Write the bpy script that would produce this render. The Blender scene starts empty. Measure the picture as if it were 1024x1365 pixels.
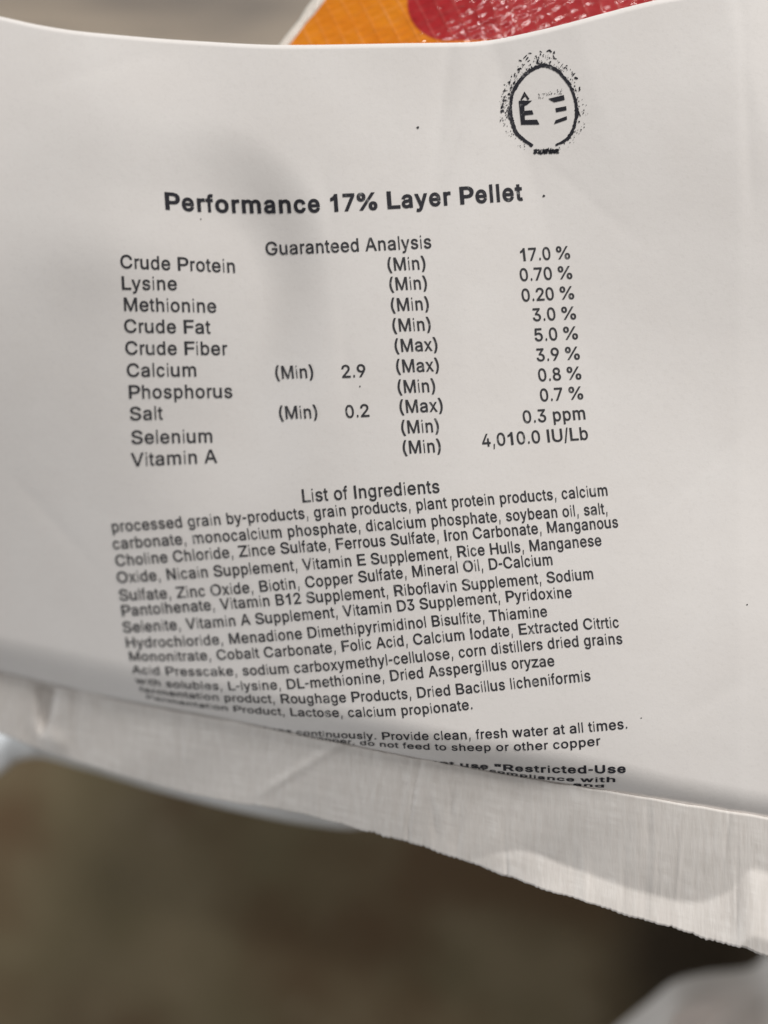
import bpy, bmesh, math, random
import numpy as np
random.seed(7)
rng = np.random.default_rng(11)
SC = bpy.context.scene
C = SC.collection

# ------------------------------------------------------------------ camera
D = 0.20          # camera to the plane of the label, metres
H = 0.28          # height of that plane above the floor
K = 0.1866 / 1365 # metres per design unit on that plane
cam = bpy.data.cameras.new('camera')
cam.sensor_fit = 'VERTICAL'
cam.sensor_height = 24.0
cam.lens = 12.0 / (0.0933 / D)
cam.clip_start = 0.01
cam.clip_end = 50
cam.dof.use_dof = True
cam.dof.focus_distance = 0.1978
cam.dof.aperture_fstop = cam.lens / 10.0
camo = bpy.data.objects.new('camera', cam)
camo.location = (0, 0, H + D)
C.objects.link(camo)
SC.camera = camo

# ------------------------------------------------------------------ light
w = bpy.data.worlds.new("World")
SC.world = w
w.use_nodes = True
bg = w.node_tree.nodes['Background']
bg.inputs[0].default_value = (1.0, 0.975, 0.945, 1)
bg.inputs[1].default_value = 0.23

def area(name, loc, target, sx, sy, power, col):
    l = bpy.data.lights.new(name, 'AREA')
    l.shape = 'RECTANGLE'; l.size = sx; l.size_y = sy
    l.energy = power; l.color = col
    o = bpy.data.objects.new(name, l)
    o.location = loc
    d = [target[i] - loc[i] for i in range(3)]
    from mathutils import Vector
    o.rotation_euler = Vector(d).to_track_quat('-Z', 'Y').to_euler()
    C.objects.link(o)
    return o
area('window_light', (0.78, 1.50, H + 0.90), (0, 0, H), 0.7, 0.7, 38, (1.0, 0.965, 0.92))
area('glint_lamp', (0.16, 0.95, 2.30), (0, 0, H), 0.7, 0.05, 6, (1.0, 0.96, 0.92))  # strip lamp added out of view to put glints on the bag
area('low_side_fill', (-1.25, -0.22, 0.13), (0, -0.06, H - 0.06), 0.6, 0.16, 6.5, (0.92, 0.965, 1.0))  # low cool fill added at the left to brighten the white hem

SC.view_settings.view_transform = 'Standard'
SC.view_settings.look = 'None'
SC.view_settings.gamma = 1
SC.view_settings.use_curve_mapping = False
SC.view_settings.exposure = -0.04

# ------------------------------------------------------------------ helpers
def P(px, py, dz):
    """a point on the plane of the label (design units, y down), dz millimetres above it"""
    z = dz * 0.001
    s = K * (D - z) / D
    return ((px - 512.0) * s, -(py - 682.5) * s, H + z)

def pchip(xs, ys):
    xs = np.array(xs, float); ys = np.array(ys, float)
    h = np.diff(xs); m = np.diff(ys) / h
    d = np.zeros_like(xs)
    for i in range(1, len(xs) - 1):
        if m[i-1] * m[i] > 0:
            w1 = 2*h[i] + h[i-1]; w2 = h[i] + 2*h[i-1]
            d[i] = (w1 + w2) / (w1 / m[i-1] + w2 / m[i])
    d[0] = m[0]; d[-1] = m[-1]
    def f(x):
        x = np.clip(np.asarray(x, float), xs[0], xs[-1])
        i = np.clip(np.searchsorted(xs, x) - 1, 0, len(h) - 1)
        t = (x - xs[i]) / h[i]
        return ((1+2*t)*(1-t)**2*ys[i] + t*(1-t)**2*h[i]*d[i] + t*t*(3-2*t)*ys[i+1] + t*t*(t-1)*h[i]*d[i+1])
    return f

def sstep(a, b, x):
    t = np.clip((np.asarray(x, float) - a) / (b - a), 0, 1)
    return t*t*(3-2*t)

def mesh_obj(name, verts, faces, mats, parent=None, smooth=True):
    me = bpy.data.meshes.new(name)
    me.from_pydata([tuple(v) for v in verts], [], faces)
    for m in (mats if isinstance(mats, (list, tuple)) else [mats]):
        me.materials.append(m)
    if smooth:
        me.polygons.foreach_set('use_smooth', [True] * len(me.polygons))
    me.update()
    o = bpy.data.objects.new(name, me)
    C.objects.link(o)
    if parent:
        o.parent = parent
        o.matrix_parent_inverse = parent.matrix_basis.inverted()
    return o

def grid_faces(nu, nv, off=0, flip=False):
    f = []
    for j in range(nv - 1):
        for i in range(nu - 1):
            a = off + j*nu + i
            q = (a, a + nu, a + nu + 1, a + 1)
            f.append(q[::-1] if flip else q)
    return f

def set_uv(o, uv):
    me = o.data
    l = me.uv_layers.new(name='uv')
    idx = np.zeros(len(me.loops), int)
    me.loops.foreach_get('vertex_index', idx)
    l.data.foreach_set('uv', np.asarray(uv, float)[idx].ravel())

class NT:
    def __init__(self, name):
        self.m = bpy.data.materials.new(name)
        self.m.use_nodes = True
        self.t = self.m.node_tree
        self.b = self.t.nodes['Principled BSDF']
    def n(self, typ, **kw):
        o = self.t.nodes.new(typ)
        for k, v in kw.items():
            if k.startswith('in_'):
                o.inputs[int(k[3:])].default_value = v
            else:
                setattr(o, k, v)
        return o
    def l(self, a, b): self.t.links.new(a, b)
    def math(self, op, a, b=None, c=None):
        o = self.n('ShaderNodeMath', operation=op)
        for i, v in enumerate((a, b, c)):
            if v is None: continue
            if isinstance(v, (int, float)): o.inputs[i].default_value = v
            else: self.l(v, o.inputs[i])
        return o.outputs[0]
    def mix(self, f, a, b):
        o = self.n('ShaderNodeMix', data_type='RGBA')
        for sock, v in ((o.inputs[0], f), (o.inputs[6], a), (o.inputs[7], b)):
            if isinstance(v, (int, float)): sock.default_value = v
            elif isinstance(v, tuple): sock.default_value = v if len(v) == 4 else (*v, 1)
            else: self.l(v, sock)
        return o.outputs[2]
    def noise(self, vec, scale, detail=2, rough=0.5):
        o = self.n('ShaderNodeTexNoise')
        o.inputs['Scale'].default_value = scale
        o.inputs['Detail'].default_value = detail
        o.inputs['Roughness'].default_value = rough
        if vec is not None: self.l(vec, o.inputs['Vector'])
        return o.outputs[0]
    def ramp(self, f, lo, hi):
        o = self.n('ShaderNodeMapRange')
        o.inputs[1].default_value = lo; o.inputs[2].default_value = hi
        self.l(f, o.inputs[0])
        return o.outputs[0]
    def mapping(self, vec, scale=(1, 1, 1), rot=(0, 0, 0)):
        o = self.n('ShaderNodeMapping')
        o.inputs['Scale'].default_value = scale
        o.inputs['Rotation'].default_value = rot
        self.l(vec, o.inputs['Vector'])
        return o.outputs[0]
    def obj(self): return self.n('ShaderNodeTexCoord').outputs['Object']
    def uv(self): return self.n('ShaderNodeTexCoord').outputs['UV']
    def bump(self, h, strength, dist, normal=None):
        o = self.n('ShaderNodeBump')
        o.inputs['Strength'].default_value = strength
        o.inputs['Distance'].default_value = dist
        self.l(h, o.inputs['Height'])
        if normal is not None: self.l(normal, o.inputs['Normal'])
        return o.outputs[0]

def tag(o, label, cat, group=None):
    o['label'] = label; o['category'] = cat
    if group: o['group'] = group

# ------------------------------------------------------------------ materials
def m_paper():
    t = NT('label_paper'); v = t.obj()
    n1 = t.noise(v, 60, 4, 0.6)
    n2 = t.noise(v, 2600, 3, 0.7)
    n3 = t.noise(v, 1400, 4, 0.75)
    c = t.mix(t.ramp(n1, 0.3, 0.7), (0.785, 0.757, 0.742), (0.815, 0.792, 0.78))
    c = t.mix(t.math('MULTIPLY', t.ramp(n3, 0.52, 0.72), 0.20), c, (0.60, 0.58, 0.56))
    t.l(c, t.b.inputs['Base Color'])
    t.b.inputs['Roughness'].default_value = 0.62
    t.b.inputs['Specular IOR Level'].default_value = 0.3
    b = t.bump(n2, 0.25, 0.00004)
    b = t.bump(t.noise(v, 180, 4, 0.6), 0.5, 0.00012, b)
    t.l(b, t.b.inputs['Normal'])
    return t.m

def m_ink(name, col, lo, hi):
    t = NT(name); v = t.obj()
    n = t.noise(v, 900, 4, 0.7)
    n2 = t.noise(t.mapping(v, (420, 24, 24), (0, 0, math.radians(-9))), 1.0, 2, 0.6)
    s = t.math('ADD', t.math('MULTIPLY', n, 0.6), t.math('MULTIPLY', n2, 0.4))
    wear = t.ramp(s, lo, hi)
    t.l(t.mix(wear, (0.42, 0.42, 0.42), col), t.b.inputs['Base Color'])
    t.b.inputs['Roughness'].default_value = 0.6
    t.b.inputs['Specular IOR Level'].default_value = 0.25
    return t.m

def m_tape():
    t = NT('crepe_paper'); v = t.uv()
    f1 = t.noise(t.mapping(v, (1.0, 0.022, 1), (0, 0, math.radians(3))), 120, 5, 0.65)
    f2 = t.noise(t.mapping(v, (1.0, 0.05, 1), (0, 0, math.radians(5))), 34, 3, 0.6)
    f3 = t.noise(v, 12, 3, 0.5)
    h = t.math('ADD', t.math('MULTIPLY', f1, 0.6), f2)
    c = t.mix(t.ramp(f1, 0.35, 0.68), (0.67, 0.635, 0.605), (0.76, 0.735, 0.71))
    c = t.mix(t.math('MULTIPLY', t.math('MULTIPLY', t.ramp(f2, 0.5, 0.66), t.ramp(f3, 0.42, 0.62)), 0.6), c, (0.86, 0.845, 0.825))
    c = t.mix(t.math('MULTIPLY', t.ramp(f3, 0.35, 0.7), 0.4), c, (0.80, 0.76, 0.735))
    t.l(c, t.b.inputs['Base Color'])
    t.b.inputs['Roughness'].default_value = 0.8
    t.b.inputs['Specular IOR Level'].default_value = 0.12
    t.l(t.bump(h, 0.4, 0.00035), t.b.inputs['Normal'])
    return t.m

def m_bag():
    t = NT('printed_woven_plastic'); v = t.obj()
    sep = t.n('ShaderNodeSeparateXYZ'); t.l(v, sep.inputs[0])
    x, y = sep.outputs[0], sep.outputs[1]
    # one big red shape with a rounded corner printed on the orange
    cx, cy, _ = P(598, 10, -13); cx2 = P(543, 0, -13)[0]; r = cx - cx2
    dx = t.math('MINIMUM', t.math('SUBTRACT', x, cx), 0.0)
    dy = t.math('SUBTRACT', y, cy)
    dy = t.math('MINIMUM', dy, 0.0)
    dist = t.math('SQRT', t.math('ADD', t.math('MULTIPLY', dx, dx), t.math('MULTIPLY', dy, dy)))
    red = t.ramp(dist, r + 0.00025, r - 0.00025)
    rot = math.radians(-24)
    wv = t.mapping(v, (1, 1, 1), (0, 0, rot))
    wob = t.noise(v, 90, 2, 0.5)
    s2 = t.n('ShaderNodeSeparateXYZ'); t.l(wv, s2.inputs[0])
    def lines(c, pitch, wamt, sharp):
        q = t.math('ADD', t.math('DIVIDE', c, pitch), t.math('MULTIPLY', wob, wamt))
        fr = t.math('FRACT', q)
        return t.ramp(t.math('ABSOLUTE', t.math('SUBTRACT', fr, 0.5)), 0.5 - sharp, 0.5), q
    la, qa = lines(s2.outputs[0], 0.0031, 0.5, 0.14)
    lb, qb = lines(s2.outputs[1], 0.0027, 0.7, 0.20)
    ln = t.math('MAXIMUM', la, t.math('MULTIPLY', lb, 0.35))
    fade = t.noise(v, 160, 3, 0.6)
    orange = t.mix(t.ramp(fade, 0.3, 0.7), (0.70, 0.20, 0.004), (0.78, 0.26, 0.008))
    redc = t.mix(t.ramp(fade, 0.3, 0.7), (0.36, 0.012, 0.016), (0.46, 0.020, 0.026))
    c = t.mix(red, orange, redc)
    c = t.mix(t.math('MULTIPLY', t.math('MULTIPLY', ln, t.ramp(fade, 0.35, 0.75)), 0.13), c, (0.85, 0.62, 0.5))
    # plain white sides below the printed front
    c = t.mix(t.ramp(sep.outputs[2], H - 0.030, H - 0.045), c, (0.78, 0.77, 0.75))
    t.l(c, t.b.inputs['Base Color'])
    t.b.inputs['Roughness'].default_value = 0.4
    t.b.inputs['Specular IOR Level'].default_value = 0.15
    t.b.inputs['Coat Weight'].default_value = 0.7
    t.b.inputs['Coat Roughness'].default_value = 0.05
    fine = t.noise(t.mapping(v, (1, 1, 1), (0, 0, rot)), 420, 3, 0.6)
    crk = t.n('ShaderNodeTexVoronoi'); crk.inputs['Scale'].default_value = 330
    t.l(wv, crk.inputs['Vector'])
    # flat tapes over and under: shallow cushions, plus crinkle
    rows_ = t.math('SINE', t.math('MULTIPLY', t.math('ADD', t.math('DIVIDE', s2.outputs[1], 0.0017), t.math('MULTIPLY', wob, 1.1)), 6.2832))
    cols_ = t.math('SINE', t.math('MULTIPLY', t.math('ADD', t.math('DIVIDE', s2.outputs[0], 0.0031), t.math('MULTIPLY', wob, 0.5)), 6.2832))
    b = t.bump(t.math('MULTIPLY', rows_, t.math('ADD', t.math('MULTIPLY', cols_, 0.5), 0.7)), 0.35, 0.00009)
    b = t.bump(t.math('ADD', t.math('MULTIPLY', ln, 0.35), t.math('MULTIPLY', fine, 0.35)), 0.4, 0.00028, b)
    b = t.bump(t.math('MULTIPLY', crk.outputs['Distance'], t.ramp(t.noise(v, 70, 2, 0.5), 0.42, 0.60)), 0.30, 0.0007, b)
    t.l(b, t.b.inputs['Normal'])
    t.l(b, t.b.inputs['Coat Normal'])
    return t.m

def m_white(name, col, rough, bumpamt):
    t = NT(name); v = t.obj()
    n = t.noise(v, 45, 3, 0.6)
    t.l(t.mix(t.ramp(n, 0.3, 0.7), tuple(x*0.92 for x in col), col), t.b.inputs['Base Color'])
    t.b.inputs['Roughness'].default_value = rough
    t.l(t.bump(t.noise(v, 220, 3, 0.6), bumpamt, 0.0006), t.b.inputs['Normal'])
    return t.m

def m_floor():
    t = NT('stained_concrete'); v = t.obj()
    n1 = t.noise(v, 13, 5, 0.6)
    n2 = t.noise(t.mapping(v, (1, 1, 1), (0, 0, 1.0)), 9, 4, 0.6)
    c = t.mix(t.ramp(n1, 0.40, 0.62), (0.19, 0.155, 0.088), (0.26, 0.21, 0.130))
    c = t.mix(t.math('MULTIPLY', t.ramp(n2, 0.46, 0.62), 0.85), c, (0.135, 0.082, 0.042))
    sp = t.noise(v, 48, 2, 0.5)
    c = t.mix(t.math('MULTIPLY', t.ramp(sp, 0.66, 0.74), 0.5), c, (0.34, 0.29, 0.21))
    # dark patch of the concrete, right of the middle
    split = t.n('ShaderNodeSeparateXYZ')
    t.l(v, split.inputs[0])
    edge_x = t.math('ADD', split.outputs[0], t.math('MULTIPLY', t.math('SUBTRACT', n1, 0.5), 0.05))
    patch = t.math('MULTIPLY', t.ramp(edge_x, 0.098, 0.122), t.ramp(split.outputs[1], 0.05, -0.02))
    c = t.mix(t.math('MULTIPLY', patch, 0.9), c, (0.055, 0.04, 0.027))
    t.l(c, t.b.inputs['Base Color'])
    t.b.inputs['Roughness'].default_value = 0.6
    t.b.inputs['Specular IOR Level'].default_value = 0.3
    t.l(t.bump(n1, 0.2, 0.002), t.b.inputs['Normal'])
    return t.m

def m_board():
    t = NT('weathered_board'); v = t.obj()
    g = t.noise(t.mapping(v, (2.2, 15, 8), (0, 0, math.radians(15))), 2.6, 5, 0.6)
    g2 = t.noise(t.mapping(v, (8, 90, 40), (0, 0, math.radians(15))), 4, 4, 0.6)
    c = t.mix(t.ramp(g, 0.42, 0.60), (0.19, 0.168, 0.148), (0.43, 0.36, 0.285))
    c = t.mix(t.math('MULTIPLY', t.ramp(g2, 0.45, 0.75), 0.35), c, (0.30, 0.255, 0.21))
    t.l(c, t.b.inputs['Base Color'])
    t.b.inputs['Roughness'].default_value = 0.65
    t.l(t.bump(g2, 0.3, 0.001), t.b.inputs['Normal'])
    return t.m

PAPER = m_paper()
INK = m_ink('printed_ink', (0.042, 0.042, 0.048), 0.31, 0.44)
INKB = m_ink('bold_printed_ink', (0.026, 0.026, 0.034), 0.28, 0.42)
INKE = m_ink('stamped_ink', (0.014, 0.014, 0.022), 0.30, 0.42)
TAPE = m_tape()
BAG = m_bag()
HEM = m_white('white_woven_plastic', (0.86, 0.87, 0.88), 0.3, 0.3)
SACK = m_white('white_sackcloth', (0.82, 0.79, 0.77), 0.6, 0.4)
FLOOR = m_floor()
BOARD = m_board()

# ------------------------------------------------------------------ floor
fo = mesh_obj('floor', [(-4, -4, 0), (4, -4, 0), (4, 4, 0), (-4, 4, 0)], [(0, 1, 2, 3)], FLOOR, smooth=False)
fo['kind'] = 'structure'

# wide weathered board lying on the floor beyond the bag
def board(name, x0, y0, x1, y1, t, bev, mat):
    bm = bmesh.new()
    bmesh.ops.create_cube(bm, size=1.0)
    for v in bm.verts:
        v.co.x = x0 if v.co.x < 0 else x1
        v.co.y = y0 if v.co.y < 0 else y1
        v.co.z = 0.0 if v.co.z < 0 else t
    bmesh.ops.bevel(bm, geom=bm.edges[:], offset=bev, segments=3, affect='EDGES')
    me = bpy.data.meshes.new(name); bm.to_mesh(me); bm.free(); me.materials.append(mat)
    o = bpy.data.objects.new(name, me); C.objects.link(o)
    return o
bd = board('wooden_board', -0.75, 0.115, 0.62, 0.52, 0.022, 0.004, BOARD)
tag(bd, 'pale grey-brown wooden board lying on the floor beyond the top edge of the label', 'board')

# ------------------------------------------------------------------ the sheet of the label as a surface
sil = pchip([-140, 0, 75, 150, 300, 450, 560, 700, 850, 1024, 1180],
            [866, 897, 914, 931, 959, 990, 1012, 1037, 1061, 1090, 1114])
rollR = pchip([-140, 0, 250, 500, 820, 900, 1180], [50, 52, 54, 52, 44, 38, 34])
topE = pchip([-140, 0, 50, 100, 150, 250, 385, 550, 620, 650, 700, 760, 800, 885, 1000, 1180],
             [-4, 22, 33, 41, 46, 54, 60, 57.5, 56.5, 54, 44.5, 30, 19, -2, -20, -40])

_ys = np.linspace(-80, 1160, 400)
_sl = pchip([-80, 40, 170, 260, 370, 500, 700, 900, 1160], [0.08, 0.08, 0.065, -0.01, -0.12, -0.205, -0.25, -0.27, -0.27])(_ys)
_fz = np.cumsum(_sl) * (_ys[1] - _ys[0]) * K * 1000
_fz -= np.interp(260, _ys, _fz) - 0.8
def fall(py): return np.interp(py, _ys, _fz)

def base_dz(px, py):
    px = np.asarray(px, float); py = np.asarray(py, float)
    z = -7.5 * np.clip((620 - px) / 620, 0, 1.3) ** 1.35
    # the left side swells up, then bends steadily away towards the tape
    z += fall(py) * (1 - sstep(-60, 580, px))
    z += 4.0 * sstep(380, 950, px) * sstep(420, 1000, py)
    # the hollow left of the middle, steep along its upper and right rim
    ex = (px - 270) / np.where(px > 270, 172.0, 420.0)
    ey = (py - 400) / np.where(py < 400, 225.0, 330.0)
    r = np.sqrt(ex*ex + ey*ey)
    z += -2.4 * sstep(1.08, 0.46, r) * sstep(130, 400, px)
    # lifted swell above and left of the hollow
    z += 1.0 * np.exp(-(((px - 170) / 130) ** 2 + ((py - 150) / 95) ** 2))
    z += 0.8 * np.exp(-(((px - 120) / 90) ** 2 + ((py - 330) / 70) ** 2))
    # fold running down from the notch in the upper edge
    s = px - (655 + 0.30 * (py - 55))
    z += 0.0075 * np.clip(s, 0, 330) * (1 - sstep(180, 700, py)) + 0.006 * np.clip(s, 0, 120) * (1 - sstep(90, 330, py))
    z += -0.35 * np.exp(-np.abs(px - 600 + 0.12 * (py - 60)) / 26.0) * (1 - sstep(120, 330, py))
    # soft crease near the right side
    z += -0.010 * np.clip(px - 985, 0, 300)
    # handling creases
    for x0, y0, x1, y1, a, wd in ((652, 60, 548, 350, 0.16, 9), (985, -20, 1004, 300, 0.20, 10), (30, 120, 250, 60, 0.10, 9), (20, 640, 130, 760, 0.12, 9),
                                  (860, 700, 1010, 560, 0.10, 8), (900, 960, 1020, 890, 0.12, 8), (430, 210, 470, 560, 0.10, 10), (720, 210, 860, 330, 0.08, 8)):
        L_ = math.hypot(x1 - x0, y1 - y0); ux, uy = (x1 - x0) / L_, (y1 - y0) / L_
        al = (px - x0) * ux + (py - y0) * uy; ac = (px - x0) * uy - (py - y0) * ux
        z += -a * np.exp(-np.sqrt(ac*ac + 4.0) / wd) * sstep(-30, 40, al) * (1 - sstep(L_ - 60, L_ + 20, al))
    # long gentle waves
    z += 0.35 * np.sin(px / 143.0 + py / 400.0) * np.sin(py / 171.0 + 0.6)
    z += 0.12 * np.sin(px / 47.0 - py / 90.0 + 1.0) * sstep(0, 1, np.sin(py / 230.0 + px / 300.0))
    return z

bend = pchip([-140, 0, 680, 880, 1180], [0.94, 0.951, 0.945, 0.66, 0.60])
def lab(px, py):
    """(px, py) on the sheet -> (x, y, z); towards the tape the sheet bends down and slips behind it"""
    px = np.asarray(px, float); py = np.asarray(py, float)
    S = sil(px); d = S - py; R = rollR(px)
    rho = R / bend(px)
    q = R - np.clip(d, 0, R)
    roll = -(rho - np.sqrt(np.maximum(rho*rho - q*q, 0))) * K * 1000
    over = np.clip(-d, 0, None)
    z = base_dz(px, np.minimum(py, S)) + roll - over * K * 1000 * bend(px) / np.sqrt(1 - bend(px)**2)
    y = py
    zz = z * 0.001
    s = K * (D - zz) / D
    return np.stack([(px - 512.0) * s, -(y - 682.5) * s, H + zz], -1)

def lab_n(px, py, off):
    p = lab(px, py)
    e = 0.8
    du = lab(px + e, py) - lab(px - e, py)
    dv = lab(px, py + e) - lab(px, py - e)
    n = np.cross(dv, du)
    n /= np.maximum(np.linalg.norm(n, axis=-1, keepdims=True), 1e-12)
    n[n[..., 2] < -0.2] *= -1
    return p + n * off

nu = 240
pxs = np.linspace(-110, 1150, nu)
rows = []
NV = 190
tt = np.linspace(0, 1, NV)
for t in tt:
    S = sil(pxs); R = rollR(pxs); T = topE(pxs)
    if t <= 0.70:
        py = T + (S - R - T) * (t / 0.70)
    elif t <= 0.95:
        a = (t - 0.70) / 0.25
        py = S - R + R * np.sin(a * np.arcsin(bend(pxs))) / bend(pxs)
    else:
        py = S + (t - 0.95) / 0.05 * 16
    rows.append(lab(pxs, py))
V = np.concatenate(rows)
label = mesh_obj('paper_label', V, grid_faces(nu, NV), PAPER)
sm = label.modifiers.new('thickness', 'SOLIDIFY'); sm.thickness = 0.00007; sm.offset = -1
tag(label, 'white paper label printed with feed analysis and ingredients, curling at its lower edge', 'label')

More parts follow.
